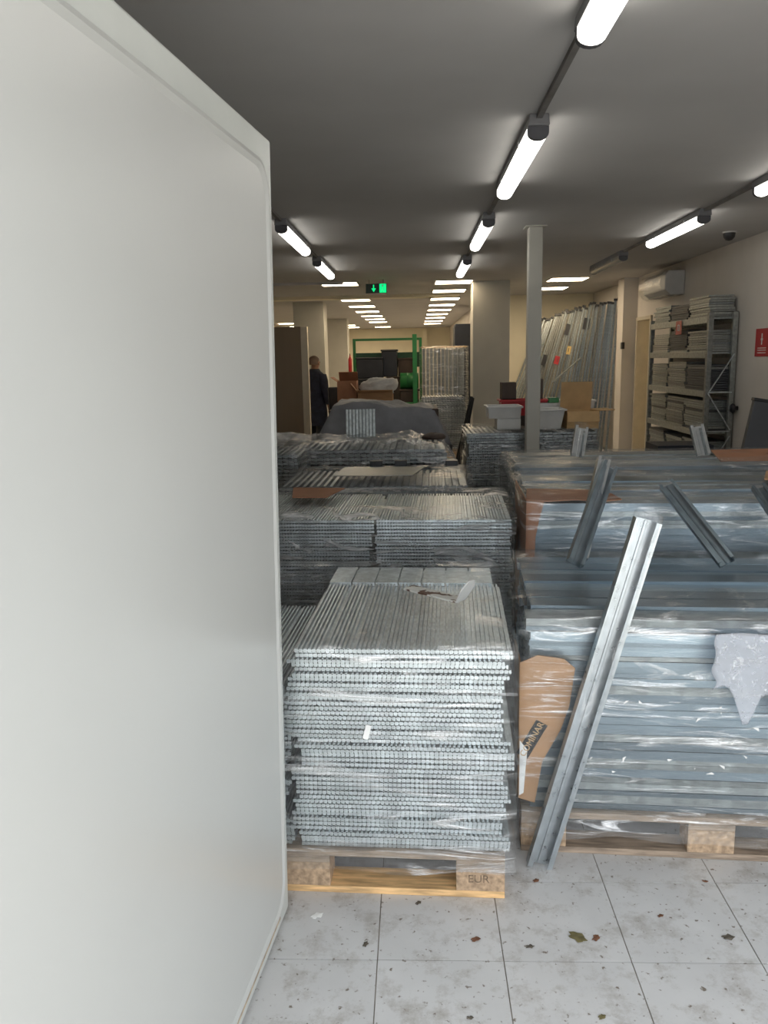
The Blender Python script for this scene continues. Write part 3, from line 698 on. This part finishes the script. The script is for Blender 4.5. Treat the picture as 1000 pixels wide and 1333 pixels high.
carton('storage_box', .88, 7.80, ZT, .22, .28, .10, 'white_plastic', 'small white box under the white tray left of the post')
tub('plastic_tray', .84, 7.82, ZT+.108, .31, .34, .115, 'white_plastic', 'shallow white plastic tray stacked on the small white box', 'tray', .95)
tub('plastic_bin', 1.08, 8.22, ZT+.10, .46, .26, .16, 'red_paint', 'red plastic bin behind the steel post', 'bin', .9)
carton('storage_box', 1.08, 8.22, ZT, .40, .25, .095, 'dark_brown', 'low dark box carrying the red bin')
tub('plastic_bin', 1.27, 7.78, ZT, .26, .28, .19, 'white_plastic', 'tapered white plastic bin right of the steel post', 'bin', .74)
carton('storage_box', 1.27, 8.12, ZT, .30, .24, .22, 'white_plastic', 'pale plastic box behind the tapered white bin')
o = MB().box(-.05, .05, -.04, .04, 0, .05).build('tape_roll_box', 'green_paint', bevel=.006); o.location = (1.36, 8.08, ZT+.226); tag(o, 'small green box on the pale plastic box', 'box')
carton('open_carton', 1.56, 7.80, ZT, .30, .30, .165, 'cardboard_light', 'open light brown carton with raised flaps right of the post', (('B', 1.75, .27), ('R', .02, .15), ('F', -1.3, .10)), lid=False, rz=.06)
tub('plastic_bin', 1.60, 8.14, ZT, .30, .26, .25, 'white_plastic', 'white plastic bin behind the open carton', 'bin', .85)
carton('storage_box', .93, 8.21, ZT+.262, .14, .2, .16, 'dark_brown', 'dark brown box standing in the red bin')
carton('storage_box', 1.20, 8.22, ZT+.262, .13, .2, .19, 'dark_brown', 'taller dark brown box standing beside the post in the red bin')

# ================================================================== right wall: shelving rack
RX0, RX1, RY0, RY1 = 2.99, 3.285, 8.52, 10.62
rk = empty('shelving_rack', (RX0, RY0, 0), 0, 'grey metal shelving rack loaded with steel plates against the right wall', 'rack')
RL = RY1-RY0; RW = RX1-RX0; RH = 2.0
for x in (0, RW-.05):
    for y in (0, RL-.055): MB().box(x, x+.05, y, y+.055, 0, RH).build('upright', 'steel_dull', rk, bevel=.004)
levels = (.28, .78, 1.20, 1.60, 1.95)
for z in levels:
    MB().box(.008, RW-.008, .05, RL-.05, z-.02, z).build('shelf', 'galv_dark', rk)
    for x in (0, RW-.035): MB().box(x, x+.035, .055, RL-.055, z-.06, z+.006).build('beam', 'steel_dull', rk, bevel=.003)
for (z0_, z1_, fl_) in ((.30, .74, 0), (.80, 1.18, 1), (1.18, 1.58, 0)):
    a = (.025, -.006, z0_) if not fl_ else (RW-.025, -.006, z0_); b_ = (RW-.025, -.006, z1_) if not fl_ else (.025, -.006, z1_)
    MB().bar(a, b_, .02, .008).build('brace', 'galv', rk)
for z in (.30, .79, 1.19): MB().bar((.03, -.006, z), (RW-.03, -.006, z), .02, .008).build('cross_tie', 'galv', rk)
for yy in range(6): pass
plm = {}
for key, mm in (('a', 'steel_dull'), ('b', 'galv_dark'), ('c', 'dark_grey')):
    bb = MB(); bb.box(0, .255, 0, .60, .002, .014); bb.box(0, .02, 0, .60, -.006, .002); bb.box(.235, .255, 0, .60, -.006, .002); bb.box(.02, .235, 0, .02, -.006, .002)
    plm[key] = bb.mesh('shelf_plate', mm)
r6 = random.Random(66)
names = ('lowest', 'second', 'middle', 'fourth', 'top')
for li, (z, counts, key) in enumerate(((.28, (16, 15, 16), 'bbb'), (.78, (13, 13, 13), 'bab'), (1.20, (11, 12, 11), 'bac'), (1.60, (9, 10, 9), 'aca'), (1.95, (8, 7, 9), 'bca'))):
    for si in range(3):
        for i in range(counts[si]):
            kk = key[si] if r6.random() < .8 else r6.choice('abc')
            o = obj('shelf_plate', plm[kk], None, (RX0+.022+r6.uniform(-.012, .012), RY0+.075+.655*(2-si)+r6.uniform(-.018, .018), z+.012+i*.0245), (0, r6.uniform(-.006, .006), r6.uniform(-.015, .015)))
            tag(o, 'flat steel shelf plate stacked on the %s shelf of the rack' % names[li], 'shelf plate', 'plates on the %s rack shelf' % names[li])
pt = at(889, 424, 9.45)
tg = empty('price_tag', (RX0-.008, 9.45, 1.93), 0, 'pink paper tag hung on the upper beam of the rack', 'tag')
MB().box(-.002, 0, -.10, .10, -.13, .02).build('paper', 'pink_tag', tg)
MB().box(-.0035, -.0015, -.035, .035, -.09, -.02).build('print_mark', 'print_white', tg)
tx = text_mesh('numeral', '8', .07, 'red_paint', tg); tx.location = (-.0045, 0, -.055); tx.rotation_euler = (PI/2, 0, -PI/2)
o = MB().rings([[(-r*0+x, r*math.cos(2*PI*i/14), r*math.sin(2*PI*i/14)) for i in range(14)] for r, x in ((.022, 0), (.022, -.03), (.045, -.035), (.05, -.055), (.035, -.07))]).build('wall_stop', 'black_plastic', smooth=True)
o.location = (XR, 8.45, 1.03); tag(o, 'round black rubber stop on the wall beside the rack', 'stop')
# fire sign
fs_ = empty('fire_sign', (XR, 7.95, 1.68), 0, 'red fire safety sign with white print on the right wall', 'sign')
MB().box(-.006, 0, -.17, .15, -.13, .13).build('plate', 'red_paint', fs_, bevel=.001)
fm = MB(); fm.box(-.0075, -.0055, -.008, .012, -.02, .085); fm.box(-.0075, -.0055, -.02, .024, .02, .04); fm.build('hose_pictogram', 'print_white', fs_)
for z in (-.055, -.075, -.10): MB().box(-.0075, -.0055, -.10, .09, z, z+.007).build('text_line', 'print_white', fs_)
# dark board leaning at the right wall
db = empty('dark_board', (2.27, 6.05, 0), 0, 'dark grey board leaning by the right wall beyond the bundles', 'board')
mxd = Matrix.Rotation(.17, 4, 'Y')
MB().box(0, .72, 0, .05, .0, 1.27, mxd).build('panel', 'dark_grey', db, bevel=.006)
MB().box(-.006, .726, -.006, .056, 1.262, 1.285, mxd).build('top_trim', 'black_plastic', db, bevel=.004)
o = MB().box(-.28, .28, -.22, .22, 0, .40).build('dark_box', 'dark_blue', bevel=.01); o.location = (2.45, 7.6, .0)
tag(o, 'dark blue box on the floor before the rack', 'box')
o2 = carton('dark_box', 2.45, 7.6, .405, .5, .4, .36, 'dark_blue', 'upper dark box on the floor box before the rack')
# air conditioner
ac = empty('air_conditioner', (XR, 10.3, 2.30), 0, 'white wall air conditioner in plastic wrap above the side door', 'air conditioner')
MB().prism([(0, 0), (0, .29), (-.20, .29), (-.24, .24), (-.24, .06), (-.17, 0)], .92, XZm).build('body', 'ac_white', ac, bevel=.012)
for i in range(4): MB().box(-.20+i*.03, -.19+i*.03, .08, .84, -.004, .004).build('louvre', 'lamp_housing', ac)
rr = []
for k in range(13):
    y = -.02+.96*k/12
    rr.append([(-.125+(.135+.012*noise.noise(Vector((i, k, 2))))*math.cos(2*PI*i/16)*1.08*(1.15 if abs(math.cos(2*PI*i/16)) > .5 else 1)-.015, y, .145+(.165+.012*noise.noise(Vector((i, k, 7))))*math.sin(2*PI*i/16)*1.1) for i in range(16)])
for loop in rr:
    for i, p in enumerate(loop): loop[i] = (min(p[0], -.001), p[1], p[2])
MB().rings(rr, cap=False).build('plastic_wrap', 'film', ac, smooth=True)

# ================================================================== leaning bars in the right bay
r8 = random.Random(88); NBAR = 34
bm_ = {}
for m_ in ('steel_dull', 'galv_dark'):
    W, h, t = .036, .030, .003
    bm_[m_] = MB().prism([(-W/2, h), (-W/2, 0), (W/2, 0), (W/2, h), (W/2-t, h), (W/2-t, t), (-W/2+t, t), (-W/2+t, h)], 2.46).mesh('steel_bar', m_)
capm = MB().box(-.028, .028, -.004, .040, 2.44, 2.475).mesh('end_cap', 'black_plastic')
for i in range(NBAR):
    u_ = i/(NBAR-1)
    xb = 1.46+(3.10-1.46)*u_+r8.uniform(-.022, .022); xt = 2.36+(3.215-2.36)*u_**.9+r8.uniform(-.014, .014)
    yb = 15.05-1.75*u_; yt = 15.36-2.15*u_
    ln = 2.46
    dx = xt-xb; dy = yt-yb; dz = math.sqrt(max(.5, ln*ln-dx*dx-dy*dy))
    zax = Vector((dx, dy, dz)).normalized(); y = Vector((-.25, -1, 0)); y = (y-zax*y.dot(zax)).normalized(); x = y.cross(zax)
    o = obj('steel_bar', bm_['steel_dull' if r8.random() < .7-.5*u_ else 'galv_dark'], None, (xb, yb, .012)); o.rotation_mode = 'QUATERNION'; o.rotation_quaternion = Matrix((x, y, zax)).transposed().to_quaternion()
    o.scale = (1, 1, r8.uniform(.965, 1.0))
    tag(o, 'tall slim galvanised bar leaning in the bay behind the post', 'steel bar', 'tall bars leaning in the right bay')
    obj('end_cap', capm, o)
    if i in (8, 14, 17, 13, 21):
        nm, m_, mk = {8: ('dark_tag', 'black_plastic', ''), 13: ('tag', 'red_paint', '1'), 14: ('dark_tag', 'black_plastic', ''), 17: ('tag', 'yellow_tag', '11'), 21: ('dark_tag', 'black_plastic', '')}[i]
        hz = {8: 1.55, 13: 1.55, 14: 2.05, 17: 1.70, 21: 2.1}[i]
        t = empty('hanging_tag', o.location+zax*hz+y*.045, 0, {'dark_tag': 'dark strap wound around the leaning bars', 'tag': ''}[nm] or ('red paper tag marked 1 on the leaning bars' if mk == '1' else 'yellow paper tag marked 11 on the leaning bars'), 'tag', 'dark straps on the leaning bars' if nm == 'dark_tag' else None)
        t.rotation_mode = 'QUATERNION'; t.rotation_quaternion = o.rotation_quaternion
        wd = .055 if nm == 'tag' else .05
        MB().box(-wd, wd, -.002, .002, -.07, .07 if nm == 'tag' else .12).build('paper' if nm == 'tag' else 'strap', m_, t)
        if mk:
            tx = text_mesh('numeral', mk, .10, 'print_black', t); tx.location = (0, .0035, 0); tx.rotation_euler = (PI/2, 0, PI)
br = MB(); br.bar((2.35, 14.05, 1.15), (2.75, 13.7, 1.55), .03, .02); o = br.build('diagonal_brace', 'galv'); tag(o, 'short diagonal steel strip resting across the leaning bars', 'steel strip')
o = MB().box(-.02, .02, -.05, .05, -.05, .05).build('wall_box', 'black_plastic', bevel=.006); o.location = (XR-.21, 12.37, 1.72); tag(o, 'small black box fixed on the pilaster beside the side door', 'switch box')

# ================================================================== far centre
# tall wrapped bundle on pallet
tbx, tby = .10, 13.0
pallet(.06, 13.0, 0, True, 'pallet under the tall wrapped bundle of vertical bars')
pmF = panel_mesh('steel_shelf', .70, .6, .022, .045, 0, 'galv_dark')
stack((.10, 13.05, 0), 0, .01, .70, .6, .147, 1.0, .03, pmF, 'galvanised steel shelf beneath the upright bars of the tall bundle', 'steel shelf', 'panels under the upright bars', 71, jx=.008)
ubm = MB().prism([(-.017, .03), (-.017, 0), (.017, 0), (.017, .03), (.014, .03), (.014, .003), (-.014, .003), (-.014, .03)], .735).mesh('upright_bar', 'steel_dull')
for i in range(11):
    for j in range(3):
        o = obj('upright_bar', ubm, None, (.145+i*.062, 13.10+j*.2, 1.008), (0, 0, PI if j == 0 else 0)); tag(o, 'short bright steel bar standing upright in the tall wrapped bundle', 'steel bar', 'upright bars in the tall bundle')
film_wrap('stretch_film', (.10, 13.03, 0), 0, -.005, .735, -.012, .62, .12, 1.765, 'stretch film around the tall bundle of vertical bars', 'film', 75, top=.08, amp=.01, nz=24)
fr = empty('bundle_top_strip', (.10, 13.05, 1.752), 0, 'pale strip of card across the top of the tall bundle', 'card strip'); MB().box(0, .73, -.01, .10, 0, .02).build('strip', 'cardboard_light', fr)
# black profiles leaning on the column
for i in range(3):
    lean_channel((.60+.035*i, 12.22-.03*i, .004), (.838+.012*i, 12.20-.03*i, 1.02-.01*i), .035, .03, 'black_plastic', 'black plastic profile leaning on the grey column', film=False, group='black profiles leaning on the column')
# dark cabinet on the partition
cb = empty('dark_cabinet', (1.10, 18.2, 0), 0, 'tall dark blue cabinet behind the wrapped bundle', 'cabinet')
MB().box(-.22, .20, -.4, .4, 0, 2.30).build('body', 'dark_blue', cb, bevel=.01); MB().box(-.235, -.222, -.37, .37, .05, 2.25).build('door', 'dark_blue', cb, bevel=.004)
MB().tube((-.25, -.3, 1.0), (-.25, -.3, 1.15), .01).build('handle', 'galv_dark', cb)
# green stand
gs = empty('green_stand', (-1.03, 13.05, 0), 0, 'green metal frame stand loaded with dark crates', 'stand')
for x, y, h, ww in ((1.03, 0, 1.97, .07), (.0, 1.0, 1.94, .05), (1.13, 1.0, 1.94, .05), (0, 0, .9, .05)):
    MB().box(x-ww/2, x+ww/2, y-ww/2, y+ww/2, 0, h).build('post', 'green_paint', gs, bevel=.004)
MB().box(-.02, 1.15, .98, 1.02, 1.90, 1.94).build('top_rail', 'green_paint', gs, bevel=.003)
MB().box(0, 1.13, .985, 1.015, 1.45, 1.70).build('back_panel', 'green_dark', gs)
MB().box(0, 1.03, -.02, .02, .85, .90).build('front_rail', 'green_paint', gs, bevel=.003)
MB().box(-.02, 1.15, 0, 1.0, .87, .90).build('deck', 'green_paint', gs)
for x in (0, 1.05): MB().box(x-.02, x+.02, .02, .98, .30, .34).build('side_rail', 'green_paint', gs)
def crate(cx, cy, z, wx, wy, h, label, m='black_plastic'):
    t = empty('storage_crate', (cx, cy, z), 0, label, 'crate')
    MB().box(-wx/2, wx/2, -wy/2, wy/2, 0, h-.03).build('body', m, t, bevel=.01)
    MB().box(-wx/2-.012, wx/2+.012, -wy/2-.012, wy/2+.012, h-.03, h).build('lid', m, t, bevel=.006)
crate(-.72, 13.65, .90, .46, .5, .38, 'black crate at the lower left of the green stand')
crate(-.74, 13.66, 1.285, .44, .48, .34, 'black crate at the upper left of the green stand')
crate(-.28, 13.7, .90, .38, .5, .40, 'dark brown crate at the lower right of the green stand', 'dark_brown')
crate(-.42, 13.75, 1.305, .26, .4, .44, 'tallest black crate on top of the green stand')
crate(-.15, 13.85, 1.305, .26, .4, .30, 'dark brown crate beside the tallest black crate', 'dark_brown')
gb = empty('green_drum', (-.09, 13.32, 1.235), 0, 'green drum lying on its side in the green stand', 'drum')
MB().rings([[(x, r*math.cos(2*PI*i/20), r*math.sin(2*PI*i/20)) for i in range(20)] for x, r in ((-.15, .12), (-.145, .13), (-.05, .13), (-.045, .136), (-.035, .13), (.06, .13), (.065, .136), (.075, .13), (.145, .13), (.15, .12))]).build('shell', 'green_paint', gb, smooth=True)
MB().tube((-.156, 0, .06), (-.148, 0, .06), .025, 12).build('bung', 'green_dark', gb)
crate(-.09, 13.3, .90, .30, .36, .205, 'low brown crate carrying the green drum', 'dark_brown')
# boxes in front of the stand
pallet(-1.25, 10.7, 0, False, 'worn pallet under the open brown cartons')
carton('brown_carton', -.66, 11.1, .144, .86, .7, .42, 'dark_brown', 'big dark carton at the base of the open cartons')
carton('brown_carton', -.66, 11.1, .572, .80, .62, .40, 'dark_brown', 'dark carton below the carton of white cloth')
carton('open_carton', -.53, 11.05, .980, .46, .42, .18, 'cardboard', 'open brown carton holding bundled white cloth', (('F', .35, .10), ('L', .9, .16)), lid=False)
carton('open_carton', -.92, 11.15, .980, .26, .36, .33, 'cardboard_red', 'taller reddish brown carton beside the white cloth', (('B', 2.2, .15), ('L', .6, .10)), lid=False)
rr = []
def cloth_loop(v, n=20):
    ph = v*PI; out = []
    for i in range(n):
        a = 2*PI*i/n; d = Vector((math.sin(ph)*math.cos(a), math.sin(ph)*math.sin(a), math.cos(ph)))
        s_ = 1+.30*noise.noise(d*2.2+Vector((3, 1, 0)))+.12*noise.noise(d*6)
        out.append((d.x*.24*s_+(.10*max(0, d.z) if d.x > 0 else 0), d.y*.18*s_, d.z*.13*s_))
    return out
o = MB().rings([cloth_loop(.02+.96*k/14) for k in range(15)][::-1]).build('cloth_bundle', 'white_cloth', smooth=True); o.location = (-.50, 11.05, 1.215); tag(o, 'crumpled bundle of white cloth in the open carton', 'cloth')
ch = empty('black_chair', (-1.02, 11.80, 0), .3, 'black office chair beside the brown cartons', 'chair')
MB().box(-.20, .20, -.2, .2, .44, .50).build('seat', 'black_plastic', ch, bevel=.02); MB().box(-.19, .19, .17, .22, .62, 1.22, Matrix.Rotation(-.08, 4, 'X')).build('backrest', 'black_plastic', ch, bevel=.02)
MB().tube((0, 0, .08), (0, 0, .44), .03).build('column', 'black_plastic', ch)
MB().bar((0, .16, .46), (0, .24, .75), .05, .02).build('back_support', 'black_plastic', ch)
for i in range(5):
    a = 2*PI*i/5; MB().bar((0, 0, .08), (.26*math.cos(a), .26*math.sin(a), .05), .04, .03).build('leg', 'black_plastic', ch); MB().tube((.26*math.cos(a)-.015, .26*math.sin(a), .028), (.26*math.cos(a)+.015, .26*math.sin(a), .028), .028).build('castor', 'black_plastic', ch)
# grey wrapped lump left of the mound
def lump(u, v):
    x = -1.62+.62*u; y = 7.55+.7*v; e = min(u, 1-u, v, 1-v)
    z = .86+.12*noise.noise(Vector((x*4, y*4, 8)))-max(0, .15-e)*3.2
    return (x, y, z)
tag(sheet('film_sheet', 'film_cloudy', 24, 24, lump, .003), 'crumpled film heap left of the draped crate', 'film')
o = MB().box(-1.55, -1.08, 7.66, 8.15, 0, .78).build('wrapped_box', 'dark_grey', bevel=.02); tag(o, 'dark box under the crumpled film heap', 'box')
# partition board
pb = empty('partition_board', (-2.02, 12.2, 0), 0, 'brown free-standing partition board with a pale end, left of the person', 'partition')
MB().box(-.75, .33, 0, .10, 0, 2.09).build('panel', 'partition_board', pb); MB().box(.33, .43, -.004, .104, 0, 2.09).build('end_strip', 'partition_edge', pb, bevel=.004)
# red strip on the far column
ro = empty('fire_extinguisher', (-1.80, 22.82, 1.22), 0, 'slim red extinguisher hung on the far cream column', 'extinguisher')
MB().rings([[(r*math.cos(2*PI*i/12), r*math.sin(2*PI*i/12), z) for i in range(12)] for r, z in ((.03, 0), (.05, .01), (.05, .38), (.03, .43), (.018, .45), (.018, .50))]).build('cylinder', 'red_paint', ro, smooth=True)
MB().tube((0, 0, .49), (0, -.05, .53), .012).build('valve', 'black_plastic', ro); MB().box(-.05, -.03, -.02, .02, .2, .34).build('bracket', 'galv_dark', ro)

# ================================================================== the man in the navy coat
pe = empty('person', (-1.735, 14.1, 0), 0, 'person in a long navy coat standing behind the partition board', 'person')
pe.rotation_euler = (0, 0, math.radians(-35))       # local +Y is forward
J = {'pelvis': ((0, 0, .90), .125), 'spine': ((0, -.01, 1.08), .120), 'chest': ((0, -.005, 1.26), .135), 'neck': ((0, .0, 1.42), .055), 'neck2': ((0, .015, 1.47), .052)}
vv = []; ee = []; rad = []; ix = {}
def jv(n, p, r, par=None):
    ix[n] = len(vv); vv.append(p); rad.append(r)
    if par: ee.append((ix[par], ix[n]))
jv('pelvis', (0, 0, .88), .120); jv('spine', (0, -.01, 1.06), .118, 'pelvis'); jv('chest', (0, -.005, 1.24), .128, 'spine'); jv('neck', (0, 0, 1.40), .058, 'chest'); jv('head0', (0, .02, 1.475), .062, 'neck'); jv('head1', (0, .03, 1.545), .088, 'head0'); jv('head2', (0, .02, 1.61), .080, 'head1')
jv('nose', (0, .125, 1.54), .014, 'head1')
for s_, t_ in ((1, 'r'), (-1, 'l')):
    jv('sh'+t_, (s_*.19, -.01, 1.33), .062, 'chest'); jv('el'+t_, (s_*.245, -.02, 1.06), .045, 'sh'+t_); jv('wr'+t_, (s_*.25, .06, .83), .030, 'el'+t_); jv('pa'+t_, (s_*.25, .085, .76), .034, 'wr'+t_)
    for k_, (fx, fl__) in enumerate(((-.024, .072), (-.008, .082), (.008, .078), (.022, .062))):
        jv('f%d%s' % (k_, t_), (s_*.25+fx*.4, .085+fx, .715), .0095, 'pa'+t_); jv('g%d%s' % (k_, t_), (s_*.243+fx*.4, .10+fx, .76-fl__), .0085, 'f%d%s' % (k_, t_))
    jv('th'+t_, (s_*.25-s_*.02, .125, .755), .011, 'pa'+t_); jv('ti'+t_, (s_*.225, .14, .715), .010, 'th'+t_)
    jv('hip'+t_, (s_*.095, 0, .82), .098, 'pelvis'); jv('kn'+t_, (s_*.10, .015, .47), .062, 'hip'+t_); jv('an'+t_, (s_*.105, -.015, .09), .042, 'kn'+t_); jv('to'+t_, (s_*.115, .12, .045), .038, 'an'+t_)
me = bpy.data.meshes.new('body'); me.from_pydata(vv, ee, []); bo = obj('body', me, pe); me.materials.append(M['skin'])
sk = bo.modifiers.new('skin', 'SKIN'); sk.use_smooth_shade = True
for i, d_ in enumerate(me.skin_vertices[0].data): d_.radius = (rad[i], rad[i]); d_.use_root = (i == 0)
bo.modifiers.new('sub', 'SUBSURF').levels = 1; bo.modifiers['sub'].render_levels = 2
def eloop(cx, cy, z, a, b_, n=24, wob=0, seed=0): return [(cx+a*math.cos(2*PI*i/n)*(1+wob*noise.noise(Vector((i*.9, z*3, seed)))), cy+b_*math.sin(2*PI*i/n)*(1+wob*noise.noise(Vector((i*.9, z*3, seed+4)))), z) for i in range(n)]
MB().rings([eloop(0, 0, .48, .22, .19, wob=.12), eloop(0, 0, .70, .215, .185, wob=.08), eloop(0, -.005, .92, .20, .165, wob=.05), eloop(0, -.01, 1.10, .20, .155, wob=.04), eloop(0, -.01, 1.26, .225, .155), eloop(0, -.01, 1.35, .215, .13), eloop(0, -.005, 1.40, .13, .10), eloop(0, .005, 1.45, .078, .078), eloop(0, .005, 1.44, .07, .07)], cap=False).build('coat', 'navy_cloth', pe, smooth=True)
for s_ in (1, -1):
    rr = []
    for p0, r0 in (((s_*.18, -.01, 1.36), .075), ((s_*.215, -.012, 1.25), .078), ((s_*.245, -.02, 1.06), .066), ((s_*.25, .03, .93), .056), ((s_*.25, .058, .84), .052), ((s_*.25, .058, .842), .044)):
        rr.append([(p0[0]+r0*math.cos(2*PI*i/14), p0[1]+r0*math.sin(2*PI*i/14), p0[2]) for i in range(14)])
    MB().rings(rr, cap=False).build('sleeve', 'navy_cloth', pe, smooth=True)
    MB().rings([eloop(s_*.10, .01, .86, .105, .11, 14), eloop(s_*.102, .012, .48, .085, .09, 14), eloop(s_*.106, -.01, .08, .072, .085, 14)], cap=False).build('trouser_leg', 'dark_blue', pe, smooth=True)
    MB().rings([eloop(s_*.11, .045, 0, .052, .135, 14), eloop(s_*.11, .045, .03, .054, .135, 14), eloop(s_*.11, .03, .075, .05, .11, 14), eloop(s_*.108, -.015, .12, .046, .055, 14)]).build('shoe', 'shoe', pe, smooth=True)
    o = MB().rings([eloop(0, 0, -.03, .006, .012, 10), eloop(0, 0, 0, .010, .02, 10), eloop(0, 0, .03, .006, .016, 10)]).build('ear', 'skin', pe, smooth=True); o.location = (s_*.088, .015, 1.545)
    o = MB().rings([eloop(0, 0, z, .012*math.sqrt(max(.01, 1-(z/.012)**2)), .008*math.sqrt(max(.01, 1-(z/.012)**2)), 10) for z in (-.0115, -.006, 0, .006, .0115)]).build('eye', 'shoe', pe, smooth=True); o.location = (s_*.032, .108, 1.56)
o = MB().rings([eloop(0, 0, z, .022, .006, 10) for z in (-.004, .004)]).build('mouth', 'leaf_brown', pe); o.location = (0, .106, 1.495)
hr = []
for k in range(7):
    ph = .02+k/6*1.25; hr.append([(.098*math.sin(ph)*math.cos(2*PI*i/18), .0+.112*math.sin(ph)*math.sin(2*PI*i/18)*(1 if math.sin(2*PI*i/18) < 0 else .82), 1.575+.10*math.cos(ph)) for i in range(18)])
hr.append([(.094*math.cos(2*PI*i/18), -.018+.098*math.sin(2*PI*i/18)*(1 if math.sin(2*PI*i/18) < 0 else .15), 1.52) for i in range(18)])
MB().rings(hr[::-1], cap=False).build('hair', 'hair', pe, smooth=True)

# ================================================================== floor litter
r9 = random.Random(99)
def leaf(px, py, s_, m, label, cat='leaf', rz=0, star=True):
    c = at(px, py, 2.0); k_ = (c-Vector((0, 0, CAMH))); p = Vector((0, 0, CAMH))+k_*(CAMH/(CAMH-c.z))
    n = 14; pts = [(s_*(.55+.45*abs(math.cos(i*PI*5/n)) if star else s_*0+1)*math.cos(2*PI*i/n)*(1+r9.uniform(-.15, .15)), s_*(.55+.45*abs(math.cos(i*PI*5/n)) if star else 1)*.6*math.sin(2*PI*i/n)*(1+r9.uniform(-.15, .15))) for i in range(n)]
    b = MB(); vv_ = [(x, y, .0015+.006*abs(noise.noise(Vector((x*80, y*80, px))))) for x, y in pts]+[(0, 0, .003)]
    b.add(vv_, [(i, (i+1) % n, n) for i in range(n)])
    nm = {'leaf': 'dry_leaf', 'paper': 'paper_scrap', 'debris': 'dirt_crumb'}[cat]
    o = b.build(nm, m); o.location = (p.x, p.y, .001); o.rotation_euler = (0, 0, rz)
    sm = o.modifiers.new('thick', 'SOLIDIFY'); sm.thickness = .0012
    tag(o, label, cat); return o
leaf(413, 1193, .022, 'print_white', 'torn white paper scrap on the floor beside the door', 'paper', .6)
leaf(620, 1224, .016, 'leaf_brown', 'small rust brown leaf on the floor before the front pallet', 'leaf', .3)
leaf(752, 1221, .032, 'leaf_olive', 'large olive brown leaf on the floor', 'leaf', -.5)
leaf(776, 1222, .017, 'leaf_brown', 'brown leaf touching the large olive leaf', 'leaf', .9)
leaf(948, 1221, .019, 'dirt', 'dark leaf on the floor before the right pallet', 'leaf', .1)
leaf(698, 1147, .013, 'leaf_brown', 'small brown leaf near the foot of the leaning channel', 'leaf', .5)
leaf(476, 1230, .013, 'dirt', 'small dark crumb on the floor before the front pallet', 'debris', 1.2)
leaf(612, 1326, .010, 'dirt', 'dark speck of dirt on the floor joint near the doorway', 'debris')
leaf(784, 1325, .012, 'leaf_olive', 'small olive leaf near the doorway', 'leaf', .4)
leaf(918, 1148, .010, 'leaf_brown', 'tiny brown leaf before the worn right pallet', 'leaf')
leaf(860, 1193, .012, 'leaf_brown', 'thin brown leaf on a grey tile before the right pallet', 'leaf', .4)
leaf(690, 1233, .013, 'dirt', 'flat brown crumb beside the rust brown leaf', 'debris', .2)
leaf(545, 1176, .012, 'dirt', 'brown crumb close to the front pallet', 'debris', .7)
for o in C.objects:
    if o.name.startswith('dirt_crumb') or o.name.startswith('dry_leaf'): o['group'] = 'litter on the floor'
